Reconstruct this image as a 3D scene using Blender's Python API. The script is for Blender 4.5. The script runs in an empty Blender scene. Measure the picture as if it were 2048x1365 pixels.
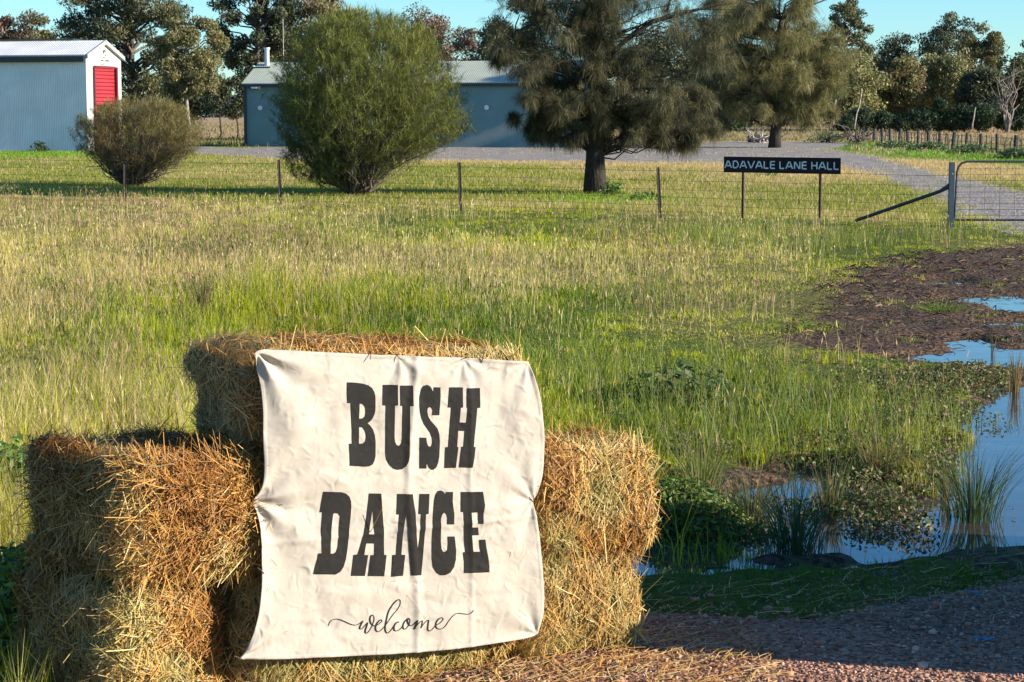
import bpy, math, random
import numpy as np
from mathutils import Vector
from mathutils.geometry import delaunay_2d_cdt
sc = bpy.context.scene
COL = sc.collection
rad = math.radians

# ------------------------------------------------------------------ camera, light, exposure
FPX = 4000.0; CX, CY = 1024.0, 682.5; H = 1.85; HOR = 232.0
PITCH = math.atan((CY - HOR) / FPX)
cam_d = bpy.data.cameras.new('camera'); cam = bpy.data.objects.new('camera', cam_d); COL.objects.link(cam)
cam_d.sensor_width = 36; cam_d.lens = FPX / 2048 * 36; cam_d.clip_start = 0.1; cam_d.clip_end = 9000
cam.location = (0, 0, H); cam.rotation_euler = (math.pi / 2 - PITCH, 0, 0)
sc.camera = cam
SUN_AZ, SUN_EL = rad(-14), rad(20)          # azimuth measured from +X towards +Y
SD = Vector((math.cos(SUN_AZ) * math.cos(SUN_EL), math.sin(SUN_AZ) * math.cos(SUN_EL), math.sin(SUN_EL)))
sl = bpy.data.lights.new('sun', 'SUN'); sl.energy = 5.0; sl.angle = rad(0.5); sl.color = (1.0, 0.91, 0.76)
so = bpy.data.objects.new('sun', sl); COL.objects.link(so); so.rotation_euler = SD.to_track_quat('Z', 'Y').to_euler()
w = bpy.data.worlds.new('World'); sc.world = w; w.use_nodes = True
nt = w.node_tree; bg = nt.nodes['Background']
sky = nt.nodes.new('ShaderNodeTexSky'); sky.sky_type = 'NISHITA'; sky.sun_disc = False
sky.sun_elevation = SUN_EL; sky.sun_rotation = math.pi / 2 - SUN_AZ
sky.air_density = 1.0; sky.dust_density = 0.0; sky.ozone_density = 3.0; sky.altitude = 300
hs = nt.nodes.new('ShaderNodeHueSaturation'); hs.inputs['Hue'].default_value = 0.497; hs.inputs['Saturation'].default_value = 1.15
tint = nt.nodes.new('ShaderNodeMix'); tint.data_type = 'RGBA'; tint.blend_type = 'MULTIPLY'; tint.inputs[0].default_value = 1; tint.inputs[7].default_value = (0.60, 0.88, 1.08, 1)
nt.links.new(sky.outputs[0], hs.inputs['Color']); nt.links.new(hs.outputs[0], tint.inputs[6]); nt.links.new(tint.outputs[2], bg.inputs[0]); bg.inputs[1].default_value = 0.085
sc.view_settings.view_transform = 'Standard'; sc.view_settings.look = 'None'
sc.view_settings.exposure = 1.15; sc.view_settings.gamma = 1.0
sc.cycles.max_bounces = 5; sc.cycles.diffuse_bounces = 2; sc.cycles.transmission_bounces = 4; sc.cycles.transparent_max_bounces = 4

rng = np.random.default_rng(7)

# ------------------------------------------------------------------ helpers
def G(px, py, z=0.0):
    """photo pixel -> point on the ground plane"""
    a = PITCH + math.atan((py - CY) / FPX)
    Y = (H - z) / math.tan(a)
    D = Y * math.cos(PITCH) + (H - z) * math.sin(PITCH)
    return ((px - CX) / FPX * D, Y)
def ZY(py, Y):
    return H - Y * math.tan(PITCH + math.atan((py - CY) / FPX))
def XY(px, Y, z=0.0):
    return (px - CX) / FPX * (Y * math.cos(PITCH) + (H - z) * math.sin(PITCH))

def _h(ix, iy, s):
    n = (ix.astype(np.int64) * 374761393 + iy.astype(np.int64) * 668265263 + s * 974634777) & 0xffffffff
    n = ((n ^ (n >> 13)) * 1274126177) & 0xffffffff
    return ((n ^ (n >> 16)) & 0xffff) / 65535.0
def vnoise(x, y, s=0):
    x = np.asarray(x, float); y = np.asarray(y, float)
    ix = np.floor(x); iy = np.floor(y); fx = x - ix; fy = y - iy
    fx = fx * fx * (3 - 2 * fx); fy = fy * fy * (3 - 2 * fy)
    a = _h(ix, iy, s); b = _h(ix + 1, iy, s); c = _h(ix, iy + 1, s); d = _h(ix + 1, iy + 1, s)
    return (a * (1 - fx) + b * fx) * (1 - fy) + (c * (1 - fx) + d * fx) * fy
def fbm(x, y, s=0, o=3):
    r = 0; a = 0.5; t = 0
    for k in range(o):
        r = r + a * vnoise(np.asarray(x) * 2 ** k, np.asarray(y) * 2 ** k, s + k * 17); t += a; a *= 0.5
    return r / t
def sst(a, b, x):
    t = np.clip((x - a) / (b - a), 0, 1); return t * t * (3 - 2 * t)
def sd_poly(P, x, y):
    """signed distance, negative inside"""
    x = np.asarray(x, float); y = np.asarray(y, float)
    d = np.full(x.shape, 1e9); ins = np.zeros(x.shape, bool); n = len(P)
    for i in range(n):
        ax, ay = P[i]; bx, by = P[(i + 1) % n]
        ex, ey = bx - ax, by - ay; L = ex * ex + ey * ey + 1e-12
        t = np.clip(((x - ax) * ex + (y - ay) * ey) / L, 0, 1)
        d = np.minimum(d, (x - ax - t * ex) ** 2 + (y - ay - t * ey) ** 2)
        if ay != by:
            ins ^= ((ay > y) != (by > y)) & (x < (bx - ax) * (y - ay) / (by - ay) + ax)
    d = np.sqrt(d); return np.where(ins, -d, d)

def mesh_np(name, V, F, mat, col=None, parent=None, smooth=False):
    """V (n,3), F (m,k) constant k"""
    V = np.ascontiguousarray(V, np.float32); F = np.ascontiguousarray(F, np.int32)
    me = bpy.data.meshes.new(name); k = F.shape[1]; m = len(F)
    me.vertices.add(len(V)); me.vertices.foreach_set('co', V.ravel())
    me.loops.add(m * k); me.loops.foreach_set('vertex_index', F.ravel())
    me.polygons.add(m); me.polygons.foreach_set('loop_start', np.arange(0, m * k, k, dtype=np.int32))
    me.polygons.foreach_set('loop_total', np.full(m, k, np.int32))
    if smooth: me.polygons.foreach_set('use_smooth', np.ones(m, bool))
    me.update(calc_edges=True)
    if col is not None:
        c = np.ones((len(V), 4), np.float32); c[:, :3] = col
        me.attributes.new('Col', 'FLOAT_COLOR', 'POINT').data.foreach_set('color', c.ravel())
    me.materials.append(mat)
    o = bpy.data.objects.new(name, me); COL.objects.link(o)
    if parent: o.parent = parent
    return o

class MB:
    """collects quads and tris and links them as one object"""
    def __init__(s): s.v = []; s.f = []
    def box(s, c, size, R=None, taper=1.0):
        sx, sy, sz = [k / 2 for k in size]; b = len(s.v)
        for dz in (-1, 1):
            t = taper if dz > 0 else 1
            for dx, dy in ((-1, -1), (1, -1), (1, 1), (-1, 1)):
                p = Vector((dx * sx * t, dy * sy * t, dz * sz))
                if R is not None: p = R @ p
                s.v.append(tuple(p + Vector(c)))
        for q in ((0, 3, 2, 1), (4, 5, 6, 7), (0, 1, 5, 4), (1, 2, 6, 5), (2, 3, 7, 6), (3, 0, 4, 7)):
            s.f.append(tuple(b + i for i in q))
        return s
    def tube(s, pts, r, n=6, cap=True):
        pts = [Vector(p) for p in pts]; b = len(s.v); K = len(pts)
        rs = r if hasattr(r, '__len__') else [r] * K
        ref = None
        for i, p in enumerate(pts):
            d = (pts[min(i + 1, K - 1)] - pts[max(i - 1, 0)]).normalized()
            if ref is None: ref = d.orthogonal().normalized()
            u = (ref - d * ref.dot(d)); u = u.normalized() if u.length > 1e-6 else d.orthogonal().normalized()
            ref = u; v = d.cross(u)
            for k in range(n):
                a = 2 * math.pi * k / n
                s.v.append(tuple(p + (u * math.cos(a) + v * math.sin(a)) * rs[i]))
        for i in range(K - 1):
            for k in range(n):
                k2 = (k + 1) % n
                s.f.append((b + i * n + k, b + i * n + k2, b + (i + 1) * n + k2, b + (i + 1) * n + k))
        if cap:
            s.f.append(tuple(b + k for k in range(n))[::-1]); s.f.append(tuple(b + (K - 1) * n + k for k in range(n)))
        return s
    def poly(s, pts):
        b = len(s.v); s.v += [tuple(p) for p in pts]; s.f.append(tuple(range(b, b + len(pts)))); return s
    def build(s, name, mat, parent=None, smooth=False):
        me = bpy.data.meshes.new(name); me.from_pydata(s.v, [], s.f)
        if smooth: me.polygons.foreach_set('use_smooth', np.ones(len(me.polygons), bool))
        me.materials.append(mat); me.update()
        o = bpy.data.objects.new(name, me); COL.objects.link(o)
        if parent: o.parent = parent
        return o

def tag(o, label=None, cat=None, group=None, kind=None):
    if label: o['label'] = label
    if cat: o['category'] = cat
    if group: o['group'] = group
    if kind: o['kind'] = kind
    return o
def empty(name, loc=(0, 0, 0), rz=0.0):
    o = bpy.data.objects.new(name, None); COL.objects.link(o); o.location = loc; o.rotation_euler.z = rz; o.empty_display_size = 0.2
    return o

# ------------------------------------------------------------------ materials
def nodes(name):
    m = bpy.data.materials.new(name); m.use_nodes = True; t = m.node_tree
    return m, t, t.nodes['Principled BSDF'], t.nodes['Material Output']
def noise_mix(t, colA, colB, scale, detail=6, coord='Object', lo=0.35, hi=0.65, stretch=None):
    tc = t.nodes.new('ShaderNodeTexCoord'); n = t.nodes.new('ShaderNodeTexNoise')
    n.inputs['Scale'].default_value = scale; n.inputs['Detail'].default_value = detail
    src = tc.outputs[coord]
    if stretch:
        mp = t.nodes.new('ShaderNodeMapping'); mp.inputs['Scale'].default_value = stretch; t.links.new(src, mp.inputs[0]); src = mp.outputs[0]
    t.links.new(src, n.inputs['Vector'])
    r = t.nodes.new('ShaderNodeValToRGB'); r.color_ramp.elements[0].position = lo; r.color_ramp.elements[1].position = hi
    r.color_ramp.elements[0].color = (*colA, 1); r.color_ramp.elements[1].color = (*colB, 1)
    t.links.new(n.outputs[0], r.inputs[0]); return r.outputs[0], n, src
def bump(t, height, dist, strength, normal_to, prev=None):
    b = t.nodes.new('ShaderNodeBump'); b.inputs['Distance'].default_value = dist; b.inputs['Strength'].default_value = strength
    t.links.new(height, b.inputs['Height'])
    if prev is not None: t.links.new(prev, b.inputs['Normal'])
    t.links.new(b.outputs[0], normal_to); return b.outputs[0]
def mat_simple(name, a, b=None, rough=0.7, scale=8, metal=0.0, bumpd=0.0, stretch=None):
    m, t, p, o = nodes(name); b = b or tuple(x * 0.75 for x in a)
    c, n, src = noise_mix(t, b, a, scale, stretch=stretch)
    t.links.new(c, p.inputs['Base Color']); p.inputs['Roughness'].default_value = rough; p.inputs['Metallic'].default_value = metal
    if bumpd: bump(t, n.outputs[0], bumpd, 1.0, p.inputs['Normal'])
    return m
def mat_leaf(name, trans=0.35, rough=0.6, spec=0.25):
    m, t, p, o = nodes(name)
    a = t.nodes.new('ShaderNodeAttribute'); a.attribute_name = 'Col'
    t.links.new(a.outputs['Color'], p.inputs['Base Color']); p.inputs['Roughness'].default_value = rough
    p.inputs['Specular IOR Level'].default_value = spec
    tr = t.nodes.new('ShaderNodeBsdfTranslucent')
    sat = t.nodes.new('ShaderNodeHueSaturation'); sat.inputs['Saturation'].default_value = 1.15; sat.inputs['Value'].default_value = 1.25
    t.links.new(a.outputs['Color'], sat.inputs['Color']); t.links.new(sat.outputs[0], tr.inputs['Color'])
    mx = t.nodes.new('ShaderNodeMixShader'); mx.inputs[0].default_value = trans
    t.links.new(p.outputs[0], mx.inputs[1]); t.links.new(tr.outputs[0], mx.inputs[2]); t.links.new(mx.outputs[0], o.inputs['Surface'])
    return m
M_grass = mat_leaf('grass_blades', 0.5, 0.5, 0.3)
M_leaf = mat_leaf('foliage', 0.25, 0.55, 0.35)
M_needle = mat_leaf('fine_foliage', 0.3, 0.6, 0.25)
M_straw = mat_leaf('straw', 0.12, 0.55, 0.3)
M_bark = mat_simple('bark_dark', (0.045, 0.034, 0.026), (0.014, 0.011, 0.009), 0.9, 9, bumpd=0.03, stretch=(3, 3, 0.6))
M_barkpale = mat_simple('bark_pale', (0.42, 0.37, 0.31), (0.16, 0.13, 0.11), 0.85, 3, bumpd=0.01)
M_barkgrey = mat_simple('bark_grey', (0.16, 0.125, 0.10), (0.07, 0.055, 0.045), 0.9, 6, bumpd=0.02)

M_blue = mat_simple('blue_twine', (0.02, 0.28, 0.55), None, 0.5)
# ground materials
def mat_ground():
    m, t, p, o = nodes('turf_soil')
    a = t.nodes.new('ShaderNodeAttribute'); a.attribute_name = 'Col'
    c, n, src = noise_mix(t, (0.45, 0.45, 0.45), (1.25, 1.2, 1.15), 14, 8, lo=0.3, hi=0.7)
    mx = t.nodes.new('ShaderNodeMix'); mx.data_type = 'RGBA'; mx.blend_type = 'MULTIPLY'; mx.inputs[0].default_value = 1.0
    t.links.new(a.outputs['Color'], mx.inputs[6]); t.links.new(c, mx.inputs[7]); t.links.new(mx.outputs[2], p.inputs['Base Color'])
    p.inputs['Roughness'].default_value = 0.95; p.inputs['Specular IOR Level'].default_value = 0.1
    bump(t, n.outputs[0], 0.06, 0.7, p.inputs['Normal']); return m
def mat_gravel(name, cols, scale, rough=0.95, dist=0.010, spec=0.05):
    m, t, p, o = nodes(name); tc = t.nodes.new('ShaderNodeTexCoord')
    v = t.nodes.new('ShaderNodeTexVoronoi'); v.inputs['Scale'].default_value = scale; t.links.new(tc.outputs['Object'], v.inputs['Vector'])
    sp = t.nodes.new('ShaderNodeSeparateColor'); t.links.new(v.outputs['Color'], sp.inputs[0])
    r = t.nodes.new('ShaderNodeValToRGB'); els = r.color_ramp.elements
    els[0].color = (*cols[0], 1); els[1].color = (*cols[-1], 1)
    for i, c in enumerate(cols[1:-1]):
        e = els.new((i + 1) / (len(cols) - 1)); e.color = (*c, 1)
    t.links.new(sp.outputs[0], r.inputs[0])
    n = t.nodes.new('ShaderNodeTexNoise'); n.inputs['Scale'].default_value = 1.3; n.inputs['Detail'].default_value = 8; t.links.new(tc.outputs['Object'], n.inputs['Vector'])
    mr = t.nodes.new('ShaderNodeMapRange'); mr.inputs[1].default_value = 0.3; mr.inputs[2].default_value = 0.7; mr.inputs[3].default_value = 0.65; mr.inputs[4].default_value = 1.2
    t.links.new(n.outputs[0], mr.inputs[0])
    mx = t.nodes.new('ShaderNodeMix'); mx.data_type = 'RGBA'; mx.blend_type = 'MULTIPLY'; mx.inputs[0].default_value = 1
    t.links.new(r.outputs[0], mx.inputs[6]); t.links.new(mr.outputs[0], mx.inputs[7]); t.links.new(mx.outputs[2], p.inputs['Base Color'])
    p.inputs['Roughness'].default_value = rough; p.inputs['Specular IOR Level'].default_value = spec
    inv = t.nodes.new('ShaderNodeMath'); inv.operation = 'SUBTRACT'; inv.inputs[0].default_value = 1; t.links.new(v.outputs['Distance'], inv.inputs[1])
    bump(t, inv.outputs[0], dist, 1.0, p.inputs['Normal']); return m
M_ground = mat_ground()
M_gravel = mat_gravel('red_gravel', [(0.14, 0.065, 0.04), (0.33, 0.17, 0.11), (0.46, 0.28, 0.19), (0.24, 0.125, 0.085)], 55)
M_drive = mat_gravel('grey_gravel', [(0.17, 0.15, 0.135), (0.30, 0.265, 0.235), (0.42, 0.38, 0.335), (0.22, 0.19, 0.165)], 16, dist=0.03)
def mat_mud():
    m, t, p, o = nodes('wet_mud')
    c, n, src = noise_mix(t, (0.020, 0.012, 0.008), (0.17, 0.10, 0.055), 24, 10, lo=0.35, hi=0.68)
    t.links.new(c, p.inputs['Base Color'])
    p.inputs['Specular IOR Level'].default_value = 0.2; r, n2, s2 = noise_mix(t, (0.55,) * 3, (0.95,) * 3, 5, 4, lo=0.36, hi=0.5); t.links.new(r, p.inputs['Roughness'])
    bump(t, n.outputs[0], 0.06, 1.0, p.inputs['Normal']); return m
M_mud = mat_mud()
def mat_water():
    m, t, p, o = nodes('pond_water')
    p.inputs['Base Color'].default_value = (0.045, 0.04, 0.035, 1); p.inputs['Roughness'].default_value = 0.03
    p.inputs['IOR'].default_value = 1.5; p.inputs['Specular IOR Level'].default_value = 0.9
    tc = t.nodes.new('ShaderNodeTexCoord'); n = t.nodes.new('ShaderNodeTexNoise'); n.inputs['Scale'].default_value = 3; n.inputs['Detail'].default_value = 2
    t.links.new(tc.outputs['Object'], n.inputs['Vector']); bump(t, n.outputs[0], 0.01, 0.25, p.inputs['Normal']); return m
M_water = mat_water()

# ------------------------------------------------------------------ ground regions (world outlines)
def GP(pts): return [G(x, y) for x, y in pts]
POND = GP([(1296, 1092), (1340, 1060), (1430, 1042), (1462, 1000), (1540, 940), (1600, 922), (1680, 928), (1740, 962), (1850, 978), (1905, 950), (1895, 900), (1925, 862), (1908, 832), (1940, 806), (1990, 790), (1972, 768), (2048, 757), (2500, 745), (2700, 1000), (2500, 1075), (2048, 1066), (1880, 1070), (1700, 1082), (1500, 1100), (1310, 1118)])
PUD1 = GP([(1795, 706), (1850, 698), (1930, 697), (1990, 689), (2048, 680), (2500, 676), (2500, 735), (2100, 742), (2030, 731), (1960, 722), (1870, 716)])
PUD2 = GP([(1900, 596), (1960, 590), (2048, 586), (2400, 584), (2400, 640), (2048, 620), (1990, 607)])
PUD3 = GP([(1870, 560), (1900, 554), (1950, 556), (1940, 563), (1890, 565)])
PUD4 = GP([(1905, 672), (1950, 668), (1990, 674), (1940, 679)])
PUD5 = GP([(1955, 642), (2000, 636), (2060, 632), (2200, 640), (2100, 652), (2010, 649)])
MUD = GP([(2500, 470), (2048, 486), (1960, 500), (1850, 508), (1770, 525), (1700, 548), (1650, 572), (1668, 600), (1630, 640), (1580, 680), (1640, 697), (1790, 704), (1860, 730), (1920, 752), (1985, 775), (2100, 770), (2500, 760)])
BANK = GP([(1270, 1120), (1500, 1100), (1700, 1080), (2048, 1060), (2600, 1060), (2600, 1140), (2048, 1125), (1700, 1128), (1450, 1142), (1270, 1160)])
YARD = GP([(1240, 1218), (1400, 1228), (1560, 1238), (1680, 1215), (1850, 1190), (2048, 1165), (2700, 1150), (3400, 2600), (1000, 9000), (-2600, 5000), (-900, 1900), (60, 1600), (160, 1420), (500, 1330), (900, 1280)])
DRIVE = GP([(-400, 293), (300, 290), (480, 296), (900, 286), (1250, 286), (1560, 284), (1700, 287), (1665, 299), (1750, 312), (1830, 335), (1900, 352), (2048, 381), (2500, 470), (2700, 540), (2300, 505), (2048, 470), (1990, 459), (1928, 441), (1895, 411), (1850, 392), (1808, 374), (1760, 351), (1690, 334), (1450, 327), (900, 321), (620, 321), (440, 311), (300, 303), (-400, 303)])
VERGE = GP([(1620, 293), (1700, 284), (1760, 283), (2048, 311), (2200, 328), (2200, 350), (2048, 331), (1900, 322), (1780, 317), (1700, 306)])
TANP = GP([(1780, 303), (1900, 318), (2048, 333), (2200, 345), (2200, 380), (2048, 372), (1900, 345), (1800, 322)])
FENCE_A = G(560, 412); FENCE_B = G(1905, 455)
fdx, fdy = FENCE_B[0] - FENCE_A[0], FENCE_B[1] - FENCE_A[1]
def fence_side(x, y):   # >0 beyond the fence
    return ((np.asarray(y) - FENCE_A[1]) * fdx - (np.asarray(x) - FENCE_A[0]) * fdy) / math.hypot(fdx, fdy)

WATER_Z = -0.045
def wet(x, y):
    """how deep the hollow is, metres (positive = hollow)"""
    x = np.asarray(x, float); y = np.asarray(y, float); r = np.zeros(x.shape)
    m = (y > 7) & (y < 26) & (x > -1) & (x < 12)
    if m.any():
        X, Y = x[m], y[m]
        n = (fbm(X * 1.6, Y * 1.6, 3, 4) - 0.5)
        d = sd_poly(POND, X, Y) + n * (0.4 + 0.9 * sst(2.3, 1.6, X)) + (fbm(X * 7, Y * 5, 13, 2) - 0.5) * 0.22
        e = np.minimum(np.minimum(sd_poly(PUD1, X, Y), sd_poly(PUD2, X, Y)), np.minimum(np.minimum(sd_poly(PUD3, X, Y), sd_poly(PUD5, X, Y)), sd_poly(PUD4, X, Y))) + n * 0.9
        r[m] = 0.13 * sst(0.30, -0.30, d) + 0.10 * sst(0.25, -0.25, e) * (d > 0.1)
    return r
def hgt(x, y):
    x = np.asarray(x, float); y = np.asarray(y, float)
    h = 0.03 * (fbm(x * 0.7, y * 0.7, 11, 3) - 0.5) * sst(200, 60, y)
    h = h + 0.75 * sst(135, 235, y)
    m = (y > 7) & (y < 30)
    if m.any():
        X, Y = x[m], y[m]
        sm = sst(0.5, -0.5, sd_poly(MUD, X, Y))
        h[m] = h[m] + sm * (0.05 * (fbm(X * 3.2, Y * 3.2, 21, 4) - 0.6)) - wet(X, Y)
    return h

# ground sheet: fan grid, fine near the camera
ys = [-14, -8, -4, -1, 1, 2.5, 3.6, 4.4, 5.0, 5.4]
y = 5.4
while y < 5000:
    y += 0.035 if y < 12 else 0.035 * (y / 12) ** 1.45
    ys.append(y)
ys = np.array(ys)
u = np.concatenate([-np.geomspace(3.2, 0.36, 26), np.linspace(-0.355, 0.355, 330), np.geomspace(0.36, 3.2, 26)])
UU, YY = np.meshgrid(u, ys); XX = UU * (YY + 16 * np.exp(-np.maximum(YY, 0) / 18))
gx, gy = XX.ravel(), YY.ravel(); gz = hgt(gx, gy)
nr, nc = XX.shape
idx = np.arange(nr * nc).reshape(nr, nc)
Q = np.stack([idx[:-1, :-1], idx[:-1, 1:], idx[1:, 1:], idx[1:, :-1]], -1).reshape(-1, 4)
cx = gx[Q].mean(1); cy = gy[Q].mean(1)
jit = (fbm(cx * 4, cy * 4, 5, 2) - 0.5)
cls = np.zeros(len(Q), int)
near = cy < 200
dd = np.full(len(Q), 1e3); dd[near] = sd_poly(DRIVE, cx[near], cy[near]); cls[dd + jit * 0.8 < 0] = 2
nn = cy < 30
d1 = np.full(len(Q), 1e3); d1[nn] = sd_poly(YARD, cx[nn], cy[nn]); cls[d1 + jit * 0.25 < 0] = 1
d2 = np.full(len(Q), 1e3); d2[nn] = np.minimum(np.minimum(sd_poly(MUD, cx[nn], cy[nn]), sd_poly(POND, cx[nn], cy[nn]) - 0.25), sd_poly(BANK, cx[nn], cy[nn])); cls[d2 + jit * 0.5 < 0] = 3

def field_tone(x, y):
    """dryness 0 (green) .. 1 (straw) of the paddock grass"""
    x = np.asarray(x); y = np.asarray(y)
    n = fbm(x * 0.35 + 9, y * 0.16 + 4, 31, 4)
    d = sst(0.38, 0.66, n)
    s = x / (y + 1e-6)
    d = d * 0.75 + 0.55 * sst(15, 28, y) * sst(0.02, -0.14, s) + 0.25 * sst(-0.12, -0.24, s) * sst(9, 20, y)
    d = d - 0.35 * sst(0.04, 0.12, s) * sst(30, 18, y)
    return np.clip(d, 0, 1)
def lawn_dry(x, y):
    """dry strip beside the driveway"""
    dd = sd_poly(DRIVE, x, y)
    n = fbm(x * 0.3, y * 0.12, 77, 3)
    return np.clip(sst(9, 2, dd + (n - 0.5) * 12) * sst(-16, -4, x) * sst(50, 66, y) + sst(0.52, 0.68, n) * 0.4, 0, 1)
def ground_col(x, y):
    t = field_tone(x, y)[:, None]
    c = np.array([0.085, 0.11, 0.02]) * (1 - t) + np.array([0.22, 0.18, 0.06]) * t
    b = sst(0, 2, fence_side(x, y))[:, None]
    m = y < 200
    ld = np.zeros(len(x)); ld[m] = lawn_dry(x[m], y[m]); ld = ld[:, None]
    lc = np.array([0.15, 0.17, 0.035]) * (1 - ld) + np.array([0.46, 0.33, 0.14]) * ld
    c = c * (1 - b) + lc * b
    far = sst(140, 170, y)[:, None]; n = fbm(x * 0.05, y * 0.02, 91, 3)[:, None]
    vg = np.zeros(len(x)); vg[m] = sst(1, -1, sd_poly(VERGE, x[m], y[m])); c = c * (1 - vg[:, None]) + np.array([0.09, 0.15, 0.02]) * vg[:, None]
    fc = np.array([0.40, 0.29, 0.17]) * (0.75 + 0.5 * n)
    return c * (1 - far) + fc * far
gc = ground_col(gx, gy)
V = np.stack([gx, gy, gz], 1)
for k, (nm, mt) in enumerate((('ground', M_ground), ('gravel_yard', M_gravel), ('driveway', M_drive), ('mud', M_mud))):
    F = Q[cls == k]; un, inv = np.unique(F, return_inverse=True)
    o = mesh_np(nm, V[un], inv.reshape(F.shape), mt, gc[un], smooth=True); tag(o, kind='structure')
mb = MB(); mb.poly([(0.1, 7.6, WATER_Z), (9, 7.6, WATER_Z), (14, 26, WATER_Z), (0.1, 26, WATER_Z)])
tag(mb.build('water', M_water), kind='structure')

def in_yard(x, y): return sd_poly(YARD, x, y)

# ------------------------------------------------------------------ ribbons (grass, straw, needles) and leaf cards
def ribbons(P, W, side, C):
    """P (N,K,3) W (N,K) side (N,3) C (N,3) or (N,K,3) -> verts, quads, colours"""
    N, K, _ = P.shape
    s = side / (np.linalg.norm(side, axis=1, keepdims=True) + 1e-9)
    L = P - s[:, None, :] * W[:, :, None] * 0.5; R = P + s[:, None, :] * W[:, :, None] * 0.5
    V = np.stack([L, R], 2).reshape(-1, 3)
    b = (np.arange(N) * K * 2)[:, None, None] + (np.arange(K - 1) * 2)[None, :, None]
    F = (b + np.array([0, 1, 3, 2])[None, None, :]).reshape(-1, 4)
    if C.ndim == 2: C = np.repeat(C[:, None, :], K, 1)
    C = np.repeat(C[:, :, None, :], 2, 2).reshape(-1, 3)
    return V, F, C
def cards(c, d, s, C):
    """diamond leaves: centre c, half-length vector d, half-width vector s"""
    V = np.stack([c - d, c + s - d * 0.1, c + d, c - s - d * 0.1], 1).reshape(-1, 3)
    F = np.arange(len(V)).reshape(-1, 4); return V, F, np.repeat(C, 4, 0)
def join(parts):
    V = []; F = []; C = []; b = 0
    for v, f, c in parts:
        V.append(v); F.append(f + b); C.append(c); b += len(v)
    return np.concatenate(V), np.concatenate(F), np.concatenate(C)
def runit(n):
    v = rng.normal(size=(n, 3)); return v / np.linalg.norm(v, axis=1, keepdims=True)

def blades(x, y, h, w, C, lean=0.35, K=3, z=None, curl=0.5):
    N = len(x); z = hgt(x, y) - 0.01 if z is None else z
    a = rng.uniform(0, 2 * np.pi, N); l = lean * h * rng.uniform(0.1, 1.0, N)
    t = np.linspace(0, 1, K)[None, :]
    px = x[:, None] + np.cos(a)[:, None] * l[:, None] * t ** 2; py = y[:, None] + np.sin(a)[:, None] * l[:, None] * t ** 2
    pz = z[:, None] + h[:, None] * (t - curl * lean * 0.3 * t ** 3)
    P = np.stack([px, py, pz], -1)
    W = w[:, None] * (1 - 0.92 * t ** 1.5)
    b = rng.uniform(-1.1, 1.1, N)      # blade plane
    side = np.stack([np.cos(b), np.sin(b), np.zeros(N)], 1)
    CC = np.repeat(C[:, None, :], K, 1)
    return ribbons(P, W, side, CC)

GREEN = np.array([0.14, 0.20, 0.015]); LIME = np.array([0.44, 0.45, 0.03]); DRY = np.array([0.58, 0.46, 0.19]); DEEP = np.array([0.04, 0.10, 0.02]); MAUVE = np.array([0.34, 0.24, 0.18])
def mixc(A, B, t): return A * (1 - t[:, None]) + B * t[:, None]
def sample_fan(n, y0, y1, p, half=0.34, extra=1.2):
    """ground points with density falling as Y^-p"""
    e = 2 - p; uu = rng.uniform(0, 1, n)
    y = (y0 ** e + uu * (y1 ** e - y0 ** e)) ** (1 / e)
    x = rng.uniform(-1, 1, n) * (half * y + extra); return x, y

STACK_P0 = np.array([0.467, 6.87]); TH = rad(28)
E = np.array([math.cos(TH), math.sin(TH)]); NI = np.array([-math.sin(TH), math.cos(TH)])
def on_stack(x, y, m=0.0):
    dx = x - STACK_P0[0]; dy = y - STACK_P0[1]; s = -(dx * E[0] + dy * E[1]); d = dx * NI[0] + dy * NI[1]
    return (s > -0.05 - m) & (s < 1.95 + m) & (d > -m) & (d < np.where(s > 1.4, 0.72, 0.48) + m)

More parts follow.
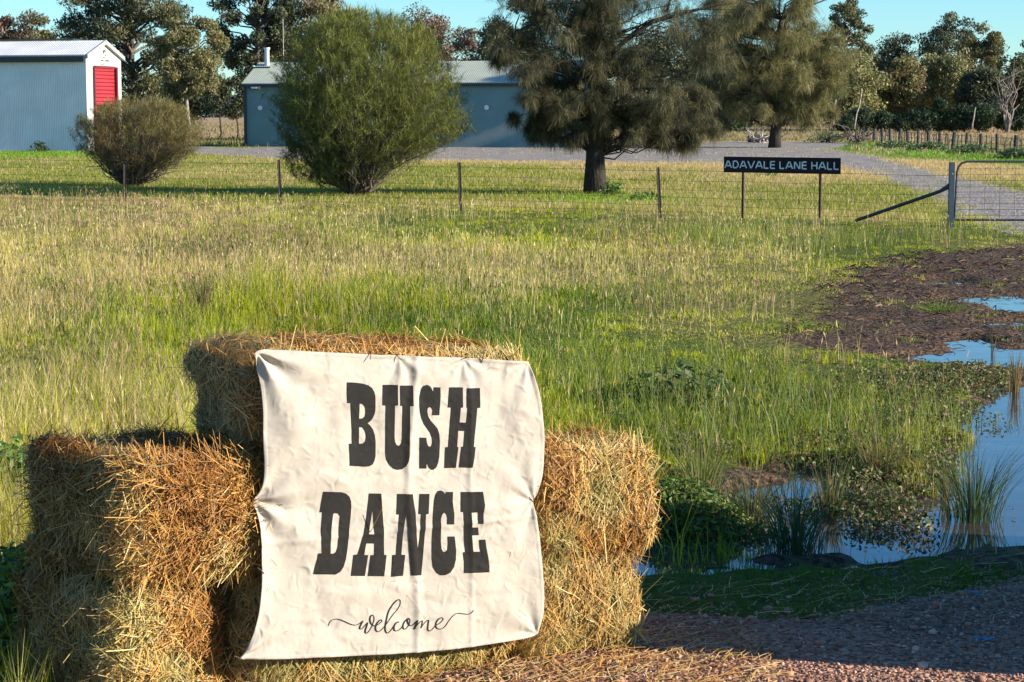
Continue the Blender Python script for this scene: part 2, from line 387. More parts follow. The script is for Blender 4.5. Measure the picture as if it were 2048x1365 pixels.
def build_field():
    parts = []
    # paddock grass
    x, y = sample_fan(780000, 5.2, 47, 1.55)
    nT = 14000; tx, ty = sample_fan(nT, 5.2, 47, 1.55); tsz = rng.gamma(3.0, 0.028, nT) * (1 + ty / 40); inT = rng.uniform(0, 1, len(x)) < 0.62; ti = rng.integers(0, nT, len(x))
    rr_ = np.abs(rng.normal(0, 1, len(x))) * tsz[ti]; aa_ = rng.uniform(0, 2 * np.pi, len(x))
    x = np.where(inT, tx[ti] + np.cos(aa_) * rr_, x); y = np.where(inT, ty[ti] + np.sin(aa_) * rr_, y)
    tcol = rng.normal(0, 1, nT); thh = rng.lognormal(0.0, 0.42, nT); tq = np.where(inT, tcol[ti], rng.normal(0, 0.5, len(x))); th_ = np.where(inT, thh[ti] * np.exp(-(rr_ / tsz[ti]) ** 2 * 0.25), 0.6)
    fs = fence_side(x, y)
    yd = in_yard(x, y); near = y < 32
    sdp = np.full(len(x), 9.0); sdp[near] = sd_poly(POND, x[near], y[near])
    sdm = np.full(len(x), 9.0); sdm[near] = sd_poly(MUD, x[near], y[near])
    sdb = np.full(len(x), 9.0); sdb[near] = sd_poly(BANK, x[near], y[near])
    n1 = fbm(x * 1.3, y * 1.3, 41, 3); n2 = fbm(x * 0.45, y * 0.25, 43, 3); n3 = fbm(x * 3.0, y * 1.5, 47, 2)
    jt = (n1 - 0.5)
    keep = (fs < 1.5) & (yd + jt * 0.3 > 0) & (sdp + jt * 0.9 > 0.08) & ((sdm + jt * 1.6 > -0.12) | ((n3 > 0.63) & (jt > 0.02) & (rng.uniform(0, 1, len(x)) < 0.5))) & ((sdb + jt * 0.2 > 0) | ((rng.uniform(0, 1, len(x)) < 0.3) & (sdp > 0.05))) & ~on_stack(x, y)
    strip = (x > 0.3) & (y < 9.3) & (yd < 1.7)
    strip = strip & (sd_poly(POND, x, y) > 0)
    keep &= ~(strip & (rng.uniform(0, 1, len(x)) < 0.45))
    x, y, n1, n2, n3, strip, sdp, sdm, tq, th_ = [a[keep] for a in (x, y, n1, n2, n3, strip, sdp, sdm, tq, th_)]
    N = len(x); t = field_tone(x, y); r = rng.uniform(0, 1, N)
    dry = (r < t * 0.66 + 0.06 + 0.22 * (tq > 1.1))
    c = mixc(np.tile(GREEN, (N, 1)), np.tile(LIME, (N, 1)), np.clip(n2 * 1.7 - 0.35 + rng.normal(0, 0.18, N) + 0.24 * tq, 0, 1))
    deep = rng.uniform(0, 1, N) < sst(0.5, 0.3, n2) * 0.6
    c[deep] = c[deep] * 0.4 + DEEP * 0.6
    c[dry] = mixc(np.tile(DRY, (N, 1)), np.tile(MAUVE, (N, 1)), np.clip(rng.normal(0.3, 0.3, N), 0, 1))[dry]
    c *= rng.uniform(0.7, 1.3, N)[:, None] * (0.62 + 0.76 * fbm(x * 0.55 + 3, y * 0.22 + 8, 123, 4))[:, None]
    s = x / y
    h = (0.04 + 0.15 * n1 ** 1.5 + 0.13 * (n3 - 0.5)) * rng.uniform(0.5, 1.3, N) * th_ * 1.15
    h = np.maximum(h, 0.035); h *= 1.0 - 0.3 * sst(22, 36, y); h *= 1 + 0.7 * sst(16, 9, y) * (x < 0.4)
    h *= 1 + 0.15 * sst(-0.02, -0.15, s) * sst(16, 7, y)
    h[strip] = rng.uniform(0.02, 0.075, strip.sum())
    lim = (sdm < 3.5) & (~strip); h[lim] *= 0.34 + 0.5 * np.clip(sdm[lim] / 3.5, 0, 1)
    h *= 1 - 0.22 * sst(0.0, 0.08, s); h *= 1 - 0.3 * sst(-0.5, -7, fence_side(x, y)) * 0 - 0.35 * sst(-9, -1, fence_side(x, y))
    wd = 0.0034 * (np.maximum(y, 6) / 7) ** 0.72 * rng.uniform(0.7, 1.5, N)
    c[strip] = np.array([0.07, 0.15, 0.02]) * rng.uniform(0.6, 1.3, strip.sum())[:, None]
    parts.append(blades(x, y, h, wd, c, lean=0.55))
    V, F, C = join(parts)
    tag(mesh_np('field_grass', V, F, M_grass, C), 'tall green and straw coloured paddock grass between the fence and the hay bales', 'grass', kind='stuff')
    # seed heads and dry stalks standing above the grass
    x, y = sample_fan(20000, 7.5, 44, 1.2)
    t = field_tone(x, y); n = fbm(x * 0.8, y * 0.5, 61, 3)
    keep = (fence_side(x, y) < 0.5) & (in_yard(x, y) > 0.5) & (sd_poly(POND, x, y) > 0.2) & (sd_poly(MUD, x, y) > 0.3) & ~on_stack(x, y, 0.25) & (rng.uniform(0, 1, len(x)) < 0.10 + t * 1.1 * sst(0.3, 0.6, n) + 0.8 * sst(0.5, 0.62, n) * sst(22, 30, y) * sst(0.02, -0.05, x / y))
    x, y = x[keep], y[keep]; N = len(x)
    h = rng.uniform(0.16, 0.36, N); wd = 0.0026 * (y / 7) ** 0.7
    C = mixc(np.tile([0.56, 0.46, 0.21], (N, 1)), np.tile([0.42, 0.27, 0.17], (N, 1)), sst(0.4, 0.6, fbm(x * 0.5, y * 0.3, 63, 3))) * rng.uniform(0.7, 1.35, N)[:, None]
    A = blades(x, y, h, wd, C, lean=0.3, K=4)
    P = A[0].reshape(N, 4, 2, 3).mean(2); tip = P[:, 3]; dr = P[:, 3] - P[:, 2]; dr /= np.linalg.norm(dr, axis=1, keepdims=True) + 1e-9
    b = rng.uniform(0, np.pi, N); sv = np.stack([np.cos(b), np.sin(b), 0 * b], 1)
    hl = rng.uniform(0.012, 0.04, N)[:, None]
    B = cards(tip, dr * hl, sv * (0.0035 * (y / 7) ** 0.6)[:, None], C * 1.15)
    V, F, C = join([A, B])
    tag(mesh_np('seed_stalks', V, F, M_grass, C), 'dry seed heads on thin stalks rising over the paddock grass', 'grass', kind='stuff')
    # fine rushes in soft green drifts, mostly at mid right
    x, y = sample_fan(62000, 8, 34, 1.3)
    n = fbm(x * 0.7, y * 0.35, 71, 3); s = x / y
    dens = sst(0.52, 0.66, n) * sst(-0.02, 0.06, s) + 0.25 * sst(0.56, 0.7, n)
    sdp = sd_poly(POND, x, y)
    dens += 0.9 * sst(1.4, 0.3, sdp) * sst(0.45, 0.6, n)
    keep = (fence_side(x, y) < -2) & (in_yard(x, y) > 1.6) & (sdp > -0.1) & (sd_poly(MUD, x, y) > 1.2) & ~on_stack(x, y, 0.2) & (rng.uniform(0, 1, len(x)) < dens)
    x, y = x[keep], y[keep]; N = len(x)
    C = mixc(np.tile([0.10, 0.15, 0.035], (N, 1)), np.tile([0.28, 0.31, 0.07], (N, 1)), rng.uniform(0, 1, N))
    V, F, C = blades(x, y, rng.uniform(0.10, 0.40, N), 0.0030 * (y / 7) ** 0.7 * rng.uniform(0.6, 1.5, N), C * rng.uniform(0.6, 1.25, N)[:, None], lean=0.75, K=5)
    tag(mesh_np('rush_drifts', V, F, M_grass, C), 'thin upright blue green rushes growing in drifts left of the pond', 'rushes', kind='stuff')
    # mown grass beyond the fence
    x, y = sample_fan(240000, 30, 118, 1.5, half=0.36)
    m = sd_poly(DRIVE, x, y)
    keep = (fence_side(x, y) > 1.0) & ((m + (fbm(x, y, 8, 2) - 0.5) * 2.5 > 0) | ((rng.uniform(0, 1, len(x)) < 0.10) & (fbm(x * 0.4, y * 0.25, 88, 3) > 0.52))); x, y = x[keep], y[keep]; N = len(x)
    ld = lawn_dry(x, y); n2 = fbm(x * 0.3, y * 0.12, 53, 3)
    c = mixc(np.tile([0.19, 0.235, 0.025], (N, 1)), np.tile([0.37, 0.36, 0.06], (N, 1)), np.clip(n2 * 1.5 - 0.25 + rng.normal(0, 0.25, N), 0, 1))
    d = rng.uniform(0, 1, N) < ld * 0.9 + 0.2; c[d] = np.array([0.52, 0.40, 0.19])
    vg = np.maximum(sst(84, 92, y) * sst(-14, -19, x), np.exp(-((x - 2.3) / 1.8) ** 2 - ((y - 44.5) / 2.5) ** 2)) * (rng.uniform(0, 1, N) < 0.8); c = c * (1 - vg[:, None]) + np.array([0.20, 0.40, 0.02]) * vg[:, None]; c *= rng.uniform(0.75, 1.25, N)[:, None]
    ve = sst(1.5, -1.5, sd_poly(VERGE, x, y) + (n2 - 0.5) * 5) * (rng.uniform(0, 1, N) < 0.85); c = c * (1 - ve[:, None]) + np.array([0.17, 0.33, 0.03]) * ve[:, None] * rng.uniform(0.6, 1.3, N)[:, None]
    h = rng.uniform(0.05, 0.14, N) * (1 + 0.6 * sst(5, 1, fence_side(x, y))); wd = 0.011 * (y / 40) ** 0.9 * rng.uniform(0.7, 1.4, N)
    V, F, C = blades(x, y, h, wd, c, lean=0.7)
    tag(mesh_np('lawn_grass', V, F, M_grass, C), 'short yellow green grass between the wire fence and the gravel drive', 'grass', kind='stuff')
    # far tussocks in the dry paddocks
    x, y = sample_fan(60000, 95, 260, 1.0, half=0.34)
    keep = (sd_poly(DRIVE, x, y) > 1.0) & ((y > 120) | (x > 8)); x, y = x[keep], y[keep]; N = len(x)
    n = fbm(x * 0.1, y * 0.05, 99, 3)
    c = mixc(np.tile([0.20, 0.20, 0.07], (N, 1)), np.tile([0.42, 0.30, 0.18], (N, 1)), np.clip(n * 2 - 0.4, 0, 1)) * rng.uniform(0.6, 1.2, N)[:, None]
    ve = sst(1.5, -1.5, sd_poly(VERGE, x, y) + (n - 0.5) * 8) * (rng.uniform(0, 1, N) < 0.85); c = c * (1 - ve[:, None]) + np.array([0.17, 0.31, 0.04]) * ve[:, None] * rng.uniform(0.6, 1.3, N)[:, None]
    V, F, C = blades(x, y, rng.uniform(0.1, 0.35, N) * (1 - 0.4 * ve), rng.uniform(0.05, 0.12, N), c, lean=0.6)
    tag(mesh_np('dry_pasture', V, F, M_grass, C), 'dry brown and green pasture tussocks in the far paddock', 'grass', kind='stuff')
build_field()

# ------------------------------------------------------------------ pond edge growth
def herb_patch(name, label, cat, cxy, rxy, n, hmax, leaf, cols, kind=None, stems=True, group=None):
    x = cxy[0] + rng.normal(0, 0.45, n) * rxy[0]; y = cxy[1] + rng.normal(0, 0.45, n) * rxy[1]
    z0 = np.maximum(hgt(x, y), WATER_Z - 0.01)
    env = np.clip(1 - ((x - cxy[0]) / rxy[0]) ** 2 - ((y - cxy[1]) / rxy[1]) ** 2, 0.15, 1)
    z = z0 + rng.uniform(0.1, 1, n) * hmax * env
    d = runit(n); d[:, 2] = np.abs(d[:, 2]) * 0.7; sv = np.cross(d, runit(n)); sv /= np.linalg.norm(sv, axis=1, keepdims=True) + 1e-9
    L = rng.uniform(0.6, 1.3, n)[:, None] * leaf
    C = np.array(cols)[rng.integers(0, len(cols), n)] * rng.uniform(0.7, 1.3, n)[:, None]
    parts = [cards(np.stack([x, y, z], 1), d * L, sv * L * 0.42, C)]
    if stems:
        k = n // 3; P = np.stack([np.stack([x[:k], y[:k], z0[:k]], 1), np.stack([x[:k], y[:k], z[:k]], 1) + runit(k) * 0.01], 1)
        parts.append(ribbons(P, np.full((k, 2), 0.004), runit(k) * np.array([1, 1, 0.01]), np.tile([0.10, 0.09, 0.035], (k, 1))))
    V, F, C = join(parts)
    return tag(mesh_np(name, V, F, M_leaf, C), label, cat, group, kind)
HG = [(0.07, 0.14, 0.025), (0.11, 0.19, 0.03), (0.05, 0.10, 0.02), (0.17, 0.18, 0.04)]
c0 = G(1385, 1050); herb_patch('pond_herb', 'low bushy patch of glossy round leaves beside the right hay bales', 'herb', (c0[0], c0[1] + 0.1), (0.34, 0.42), 5200, 0.2, 0.016, HG)
c0 = G(1370, 800); herb_patch('dock_plant', 'dark broadleaf dock plant with one orange leaf in the midfield grass', 'plant', c0, (0.6, 0.6), 420, 0.24, 0.035, [(0.06, 0.10, 0.03), (0.09, 0.14, 0.04), (0.12, 0.13, 0.05)])
for px_, py_, n_, lb in ((1985, 850, 130, 'small leafy sprigs floating in the pond above the large dark rush'), (1760, 1010, 420, 'half sunk leafy weed clump in the water between the two large rushes'), (1700, 940, 500, 'leafy weed mound where the pond bites into the grass')):
    c0 = G(px_, py_, WATER_Z); herb_patch('water_weed', lb, 'water weed', c0, (0.22, 0.3), n_, 0.09, 0.013, HG + [(0.16, 0.10, 0.05)])
def creeping():
    n = 60000
    x, y = sample_fan(n * 4, 8.6, 15, 0.6, half=0.3, extra=0.2)
    d = sd_poly(POND, x, y); nn = fbm(x * 2.2, y * 2.2, 111, 3)
    keep = (x > 0.4) & (d < 1.2) & (d > -0.6 * (x < 1.95) * sst(0.45, 0.6, nn) - 0.04) & (nn > 0.44) & (y > 8.95) & (rng.uniform(0, 1, len(x)) < sst(1.3, 0.2, d))
    x, y = x[keep][:n], y[keep][:n]; N = len(x)
    z = np.maximum(hgt(x, y), WATER_Z) + rng.uniform(0.0, 0.12, N) * (nn[keep][:n] - 0.3) * 2
    dv = runit(N); dv[:, 2] = np.abs(dv[:, 2]); sv = np.cross(dv, runit(N)); sv /= np.linalg.norm(sv, axis=1, keepdims=True) + 1e-9
    L = rng.uniform(0.5, 1.2, N)[:, None] * 0.014
    cols = np.array([(0.10, 0.15, 0.03), (0.17, 0.20, 0.05), (0.16, 0.10, 0.05), (0.05, 0.09, 0.02), (0.20, 0.16, 0.08)])
    C = cols[np.clip((rng.uniform(0, 3.2, N) + nn[keep][:n] * 2).astype(int) % 5, 0, 4)] * rng.uniform(0.6, 1.3, N)[:, None]
    V, F, C = cards(np.stack([x, y, z], 1), dv * L, sv * L * 0.5, C)
    tag(mesh_np('creeping_weed', V, F, M_leaf, C), 'creeping small leaved weed trailing along the pond edge', 'weed', kind='stuff')
creeping()
def tuft(px, py, h, n, spread, cols, label, cat='rush', name='rush_tuft', wd=0.004, group=None, lean=0.5):
    X, Y = G(px, py, WATER_Z)
    a = rng.uniform(0, 2 * np.pi, n); r = np.abs(rng.normal(0, 1, n)) * spread * 0.25
    x = X + np.cos(a) * r; y = Y + np.sin(a) * r; K = 5; t = np.linspace(0, 1, K)[None, :]
    hh = h * rng.uniform(0.5, 1.05, n); l = spread * rng.uniform(0.1, 1, n) * (hh / h)
    P = np.stack([x[:, None] + np.cos(a)[:, None] * l[:, None] * t ** 1.7, y[:, None] + np.sin(a)[:, None] * l[:, None] * t ** 1.7,
                  np.full((n, 1), WATER_Z - 0.03) + hh[:, None] * (t - lean * 0.25 * t ** 3)], -1)
    W = wd * rng.uniform(0.7, 1.3, n)[:, None] * (1 - 0.85 * t ** 2)
    b = rng.uniform(-1, 1, n); C = np.array(cols)[rng.integers(0, len(cols), n)] * rng.uniform(0.6, 1.3, n)[:, None]
    V, F, C = ribbons(P, W, np.stack([np.cos(b), np.sin(b), 0 * b], 1), C)
    P0 = np.array([X, Y, 0]); o = mesh_np(name, V - P0, F, M_grass, C); o.location = P0
    return tag(o, label, cat, group)
RC = [(0.035, 0.07, 0.03), (0.06, 0.10, 0.04), (0.10, 0.12, 0.05)]; RB = [(0.20, 0.15, 0.06), (0.12, 0.12, 0.05), (0.28, 0.20, 0.09)]
GT = 'tufts standing in the pond'
tuft(1945, 1040, 0.42, 200, 0.30, RC, 'large dark fan shaped rush tuft standing alone in open pond water', group=GT)
tuft(1590, 1100, 0.40, 210, 0.36, RC, 'wide arching rush tuft in shade at the near edge of the pond', group=GT)
tuft(1818, 990, 0.17, 45, 0.14, RB, 'small straw coloured tuft leaning in the water left of the large rush', group=GT)
tuft(1890, 1000, 0.28, 30, 0.05, RB, 'narrow upright brown tuft just left of the large dark rush', group=GT)
tuft(2030, 785, 0.40, 60, 0.10, RB, 'tall yellowish tuft at the right edge where the mud meets the pond', group=GT)
tuft(1985, 712, 0.30, 14, 0.05, RB, 'sparse brown stalks standing in the narrow puddle', group=GT)
tuft(1880, 628, 0.16, 260, 0.42, [(0.13, 0.22, 0.03), (0.2, 0.26, 0.05)], 'bright green grass clump alone on the brown mud', 'grass clump', 'grass_clump', wd=0.008, group=GT)
tuft(1575, 668, 0.16, 420, 0.7, [(0.14, 0.24, 0.02), (0.22, 0.28, 0.03)], 'vivid lime grass clump at the left tip of the mud', 'grass clump', 'grass_clump', wd=0.008, group=GT)
tuft(1660, 1030, 0.35, 90, 0.12, RC + RB, 'slim mixed tuft at the pond edge between the two large rushes', group=GT)
tuft(1500, 1040, 0.34, 120, 0.25, RC + RB, 'shaggy tuft at the pond edge left of the arching rush', group=GT)
tuft(1400, 990, 0.42, 160, 0.28, [(0.14, 0.17, 0.05), (0.22, 0.22, 0.07)], 'sunlit yellow green rush tuft behind the round leaved herb', group=GT)
tuft(1760, 960, 0.38, 120, 0.22, RB + [(0.16, 0.19, 0.06)], 'sunny reed tuft on the grassy point above the pond', group=GT)
tuft(405, 640, 0.55, 120, 0.16, [(0.16, 0.12, 0.06), (0.24, 0.18, 0.1)], 'tall brown dead stalk clump behind the left end of the bales', 'dead stalks', 'dead_stalks', wd=0.006)

# floating bits on the water
def mud_debris():
    n = 26000; x, y = sample_fan(n, 9, 28, 1.0, half=0.32)
    d = np.minimum(sd_poly(MUD, x, y), sd_poly(BANK, x, y)); k = (d < 0.25) & (wet(x, y) < 0.06) & (x > 0.3); x, y = x[k], y[k]; N = len(x)
    a = rng.uniform(0, np.pi, N); L = rng.uniform(0.01, 0.055, N) * (y / 14); z = hgt(x, y) + rng.uniform(0.003, 0.02, N)
    P = np.stack([np.stack([x - np.cos(a) * L, y - np.sin(a) * L, z], 1), np.stack([x, y, z + L * rng.uniform(0.05, 0.5, N)], 1), np.stack([x + np.cos(a + 0.3) * L, y + np.sin(a + 0.3) * L, z], 1)], 1)
    C = np.array([(0.06, 0.035, 0.02), (0.14, 0.08, 0.045), (0.26, 0.17, 0.09), (0.035, 0.022, 0.015), (0.12, 0.14, 0.03)])[rng.choice(5, N, p=[0.3, 0.3, 0.13, 0.2, 0.07])] * rng.uniform(0.6, 1.3, N)[:, None]
    V, F, C = ribbons(P, np.repeat((0.004 * (y / 9) * rng.uniform(0.6, 1.8, N))[:, None], 3, 1), np.stack([-np.sin(a), np.cos(a), rng.normal(0, 0.6, N)], 1), C)
    tag(mesh_np('mud_litter', V, F, M_straw, C), 'dead brown weed scraps matted over the wet mud', 'litter', kind='stuff')
mud_debris()
def floaters():
    n = 900; x = rng.uniform(0.9, 2.6, n); y = rng.uniform(8.7, 13.5, n); k = (sd_poly(POND, x, y) < -0.05) & (fbm(x * 2, y * 2, 5, 2) > 0.5); x, y = x[k], y[k]; N = len(x)
    d = runit(N); d[:, 2] *= 0.3; s = np.cross(d, runit(N)); s[:, 2] *= 0.3
    L = rng.uniform(0.006, 0.022, N)[:, None]
    C = np.tile([0.05, 0.04, 0.02], (N, 1)) * rng.uniform(0.5, 1.6, N)[:, None]
    V, F, C = cards(np.stack([x, y, np.full(N, WATER_Z + 0.008)], 1), d * L, s * L * 0.5, C)
    tag(mesh_np('floating_leaf_litter', V, F, M_leaf, C), 'dark leaf bits and weed scraps floating on the pond', 'litter', kind='stuff')
floaters()

# ------------------------------------------------------------------ pebbles and loose straw on the yard
ICO = None
def pebbles():
    import bmesh
    bm = bmesh.new(); bmesh.ops.create_icosphere(bm, subdivisions=1, radius=1); bv = np.array([v.co[:] for v in bm.verts]); bf = np.array([[v.index for v in f.verts] for f in bm.faces]); bm.free()
    n = 30000; x = rng.uniform(-1.8, 2.7, n); y = rng.uniform(5.2, 8.2, n)
    k = (in_yard(x, y) < 0.25 * rng.normal(0, 1, n)) & ~on_stack(x, y, -0.05); x, y = x[k], y[k]; N = len(x)
    r = 0.0035 + 0.0055 * rng.uniform(0, 1, N) ** 3 + 0.012 * (rng.uniform(0, 1, N) > 0.993)
    sc_ = r[:, None] * rng.uniform(0.6, 1.25, (N, 3)) * np.array([1.2, 1.2, 0.75])
    a = rng.uniform(0, 6.28, N); nv = len(bv)
    v = bv[None] * rng.uniform(0.8, 1.2, (N, nv, 1)) * sc_[:, None, :]
    vx = v[:, :, 0] * np.cos(a)[:, None] - v[:, :, 1] * np.sin(a)[:, None]; vy = v[:, :, 0] * np.sin(a)[:, None] + v[:, :, 1] * np.cos(a)[:, None]
    V = np.stack([vx + x[:, None], vy + y[:, None], v[:, :, 2] + (hgt(x, y) + r * 0.35)[:, None]], -1).reshape(-1, 3)
    F = (bf[None] + (np.arange(N) * nv)[:, None, None]).reshape(-1, 3)
    pal = np.array([(0.30, 0.18, 0.135), (0.40, 0.27, 0.21), (0.22, 0.13, 0.10), (0.5, 0.38, 0.31), (0.17, 0.12, 0.10), (0.34, 0.2, 0.13)])
    C = np.repeat(pal[rng.integers(0, 6, N)] * np.array([1.12, 0.95, 0.85]) * rng.uniform(0.7, 1.2, N)[:, None], nv, 0)
    M, t, p, o = nodes('pebble'); at = t.nodes.new('ShaderNodeAttribute'); at.attribute_name = 'Col'; t.links.new(at.outputs['Color'], p.inputs['Base Color']); p.inputs['Roughness'].default_value = 0.85
    tag(mesh_np('gravel', V, F, M, C), 'loose reddish pebbles scattered over the yard in front of the bales', 'gravel', kind='stuff')
    # straw bits
    n = 5200; x = np.concatenate([rng.uniform(-1.6, 2.6, n), rng.normal(0.1, 0.7, 2000)]); y = np.concatenate([rng.uniform(5.4, 8.6, n), 6.6 + rng.normal(0, 0.35, 2000)])
    k = (in_yard(x, y) < 0.5) & ~on_stack(x, y, -0.02) & (fbm(x * 1.7, y * 1.7, 14, 3) + 0.3 * (np.abs(x) < 0.9) > 0.47); x, y = x[k], y[k]; N = len(x)
    a = rng.uniform(0, 3.14, N); L = rng.uniform(0.015, 0.08, N); b = a + rng.normal(0, 0.35, N)
    z = hgt(x, y) + rng.uniform(0.006, 0.02, N)
    P = np.stack([np.stack([x - np.cos(a) * L, y - np.sin(a) * L, z], 1), np.stack([x, y, z + rng.uniform(0, 0.01, N)], 1), np.stack([x + np.cos(b) * L, y + np.sin(b) * L, z + rng.uniform(-0.004, 0.012, N)], 1)], 1)
    W = np.repeat(rng.uniform(0.0014, 0.0034, N)[:, None], 3, 1)
    C = STRAWC[rng.integers(0, len(STRAWC), N)] * rng.uniform(0.7, 1.15, N)[:, None]
    V, F, C = ribbons(P, W, np.stack([-np.sin(a), np.cos(a), 0.3 + 0 * a], 1), C)
    tag(mesh_np('straw_litter', V, F, M_straw, C), 'loose straw scattered on the gravel around the bales', 'straw', kind='stuff')
STRAWC = np.array([(0.68, 0.40, 0.115), (0.54, 0.265, 0.06), (0.76, 0.56, 0.25), (0.42, 0.34, 0.10), (0.64, 0.345, 0.085), (0.36, 0.155, 0.035)])
pebbles()

for i, (px, py, lb) in enumerate(((1968, 1292, 'kinked scrap of blue baling twine on the shaded gravel'), (1955, 1200, 'tiny blue scrap near the grass edge at the far right of the gravel'))):
    X_, Y_ = G(px, py); q = [(X_ + 0.012 * k * (1 if k % 2 else -0.3), Y_ + 0.02 * math.sin(k * 2.1 + i), 0.025 + 0.006 * (k % 2)) for k in range(-3, 4 - 3 * i)]
    tag(MB().tube(q, 0.0028, 5).build('twine_scrap', M_blue), lb, 'twine')

# ------------------------------------------------------------------ hay bales
M_balebody = mat_simple('packed_hay', (0.24, 0.13, 0.045), (0.04, 0.022, 0.01), 0.95, 40, bumpd=0.02)  # darker than the straw: shade of the gaps is put into the colour
def bale(s0, s1, depth, zb, zt, yaw, label, n=26000, tone=0, off=0.0, flakes=True, messy=1.0, skew=0.0):
    """front face runs from s0 (left end) to s1 along the stack line; yaw about the left front corner"""
    L = s0 - s1; th = TH + rad(yaw)
    ex = np.array([math.cos(th), math.sin(th), 0]); ey = np.array([-math.sin(th + rad(skew)), math.cos(th + rad(skew)), 0])
    c2 = STACK_P0 - E * s0 - NI * off
    org = np.array([c2[0], c2[1], 0.0])
    seed = int(s0 * 100 + zb[0] * 977) % 1000
    KN = 7.5
    def surf(q):
        """q on the unit cube surface (-1..1) -> world point, outward normal"""
        nrm = (np.abs(q) ** KN).sum(1) ** (1 / KN); r = q / nrm[:, None]
        nn = np.sign(r) * np.abs(r) ** (KN - 1); nn /= np.linalg.norm(nn, axis=1, keepdims=True)
        lx = (r[:, 0] + 1) / 2 * L; ly = (r[:, 1] + 1) / 2 * depth; t = (r[:, 0] + 1) / 2
        b = zb[0] * (1 - t) + zb[1] * t; tp = zt[0] * (1 - t) + zt[1] * t
        lz = b + (r[:, 2] + 1) / 2 * (tp - b)
        d = (fbm(lx * 5 + r[:, 2] * 2, ly * 5 + lz * 6, seed, 3) - 0.5) * 0.085
        if flakes:   # slabs the bale splits into
            d = d - 0.014 * np.exp(-((((lx / L * 7.3 + 0.25 * fbm(lz * 4, ly * 4, seed + 3, 2)) % 1) - 0.5) / 0.12) ** 2)
        P = org + ex * lx[:, None] + ey * ly[:, None]; P[:, 2] += lz
        W = ex * nn[:, :1] + ey * nn[:, 1:2]; W[:, 2] += nn[:, 2]
        return P + W * d[:, None], W
    # packed body
    g = np.linspace(-1, 1, 25); A, B = np.meshgrid(g, g); A = A.ravel(); B = B.ravel(); O = np.ones_like(A)
    Vs = []; Fs = []; k = 0; ii = np.arange(625).reshape(25, 25)
    fq = np.stack([ii[:-1, :-1], ii[:-1, 1:], ii[1:, 1:], ii[1:, :-1]], -1).reshape(-1, 4)
    for q, fl in ((np.stack([A, -O, B], 1), 0), (np.stack([A, O, B], 1), 1), (np.stack([-O, A, B], 1), 1), (np.stack([O, A, B], 1), 0), (np.stack([A, B, O], 1), 0), (np.stack([A, B, -O], 1), 1)):
        P, Wn = surf(q); Vs.append(P - Wn * 0.012); Fs.append((fq[:, ::-1] if fl else fq) + k); k += 625
    root = empty('hay_bale', tuple(org)); tag(root, label, 'hay bale', 'hay bales stacked behind the banner')
    body = mesh_np('packed_body', np.concatenate(Vs) - org, np.concatenate(Fs), M_balebody, parent=root, smooth=True)
    # straw coat
    hgt_ = (zt[0] + zt[1] - zb[0] - zb[1]) / 2
    ar = np.array([L * hgt_ * 1.5, L * hgt_ * 0.35, depth * hgt_ * 1.5, depth * hgt_ * 0.6, L * depth, L * depth * 0.1]); ar /= ar.sum()
    f = rng.choice(6, n, p=ar); a = rng.uniform(-1, 1, n); b = rng.uniform(-1, 1, n); o1 = np.ones(n)
    q = np.where((f == 0)[:, None], np.stack([a, -o1, b], 1), np.where((f == 1)[:, None], np.stack([a, o1, b], 1), np.where((f == 2)[:, None], np.stack([-o1, a, b], 1),
        np.where((f == 3)[:, None], np.stack([o1, a, b], 1), np.where((f == 4)[:, None], np.stack([a, b, o1], 1), np.stack([a, b, -o1], 1))))))
    P, Nn = surf(q)
    T = runit(n)
    vert = np.array([0, 0, 1.0]); frontlike = (f <= 1) & flakes
    T[frontlike] = T[frontlike] * 0.75 + vert * np.sign(rng.normal(0, 1, frontlike.sum()))[:, None] * 0.8
    T = T - Nn * (T * Nn).sum(1)[:, None]; T /= np.linalg.norm(T, axis=1, keepdims=True) + 1e-9
    out = np.clip(rng.normal(0.10, 0.2, n), -0.15, 1.0) * messy
    wild = rng.uniform(0, 1, n) < 0.03 * messy; out[wild] += rng.uniform(0.3, 1.4, wild.sum()); long_ = np.zeros(n, bool); long_[:22] = True; out[:22] = rng.uniform(0.2, 1.1, 22)
    D = T + Nn * out[:, None]; D /= np.linalg.norm(D, axis=1, keepdims=True)
    Ls = rng.gamma(3.0, 0.02 + 0.008 * (messy - 1), n) + 0.015; Ls = np.minimum(Ls, 0.22); Ls[long_] = rng.uniform(0.18, 0.34, 22)
    lift = rng.uniform(-0.012, 0.014, n)[:, None]
    p0 = P + Nn * lift - D * (Ls * 0.35)[:, None]
    bend = runit(n) * (Ls * 0.12)[:, None]
    p1 = p0 + D * (Ls * 0.5)[:, None] + bend * 0.6; p2 = p0 + D * Ls[:, None] + bend * 0.2 - Nn * (np.where(wild, 0, 0.12) * Ls)[:, None]
    p2[:, 2] = np.where(wild, p2[:, 2] - Ls * 0.15, p2[:, 2])
    PP = np.stack([p0, p1, p2], 1); PP[:, :, 2] = np.maximum(PP[:, :, 2], 0.006)
    Wd = rng.uniform(0.0013, 0.0042, n)[:, None] * np.array([1, 1, 0.6])[None, :]
    sd_ = np.cross(D, Nn + runit(n) * 0.5)
    patch = fbm(P[:, 0] * 6 + P[:, 1] * 3, P[:, 2] * 7 + P[:, 1] * 3, seed + 9, 3)
    ci = np.clip(((patch - 0.5) * 13 + 2.6 + rng.normal(0, 1.4, n)).astype(int), 0, 5)
    C = STRAWC[[5, 1, 4, 0, 2, 3]][ci] * rng.uniform(0.4, 1.1, n)[:, None]
    g = (f == 2); C[g] = C[g] * 0.6 + np.array([0.46, 0.34, 0.16]) * 0.4     # left end straw lightened in colour to lift its shade
    if tone: C = C * (1 - tone) + np.array([0.40, 0.34, 0.12]) * tone
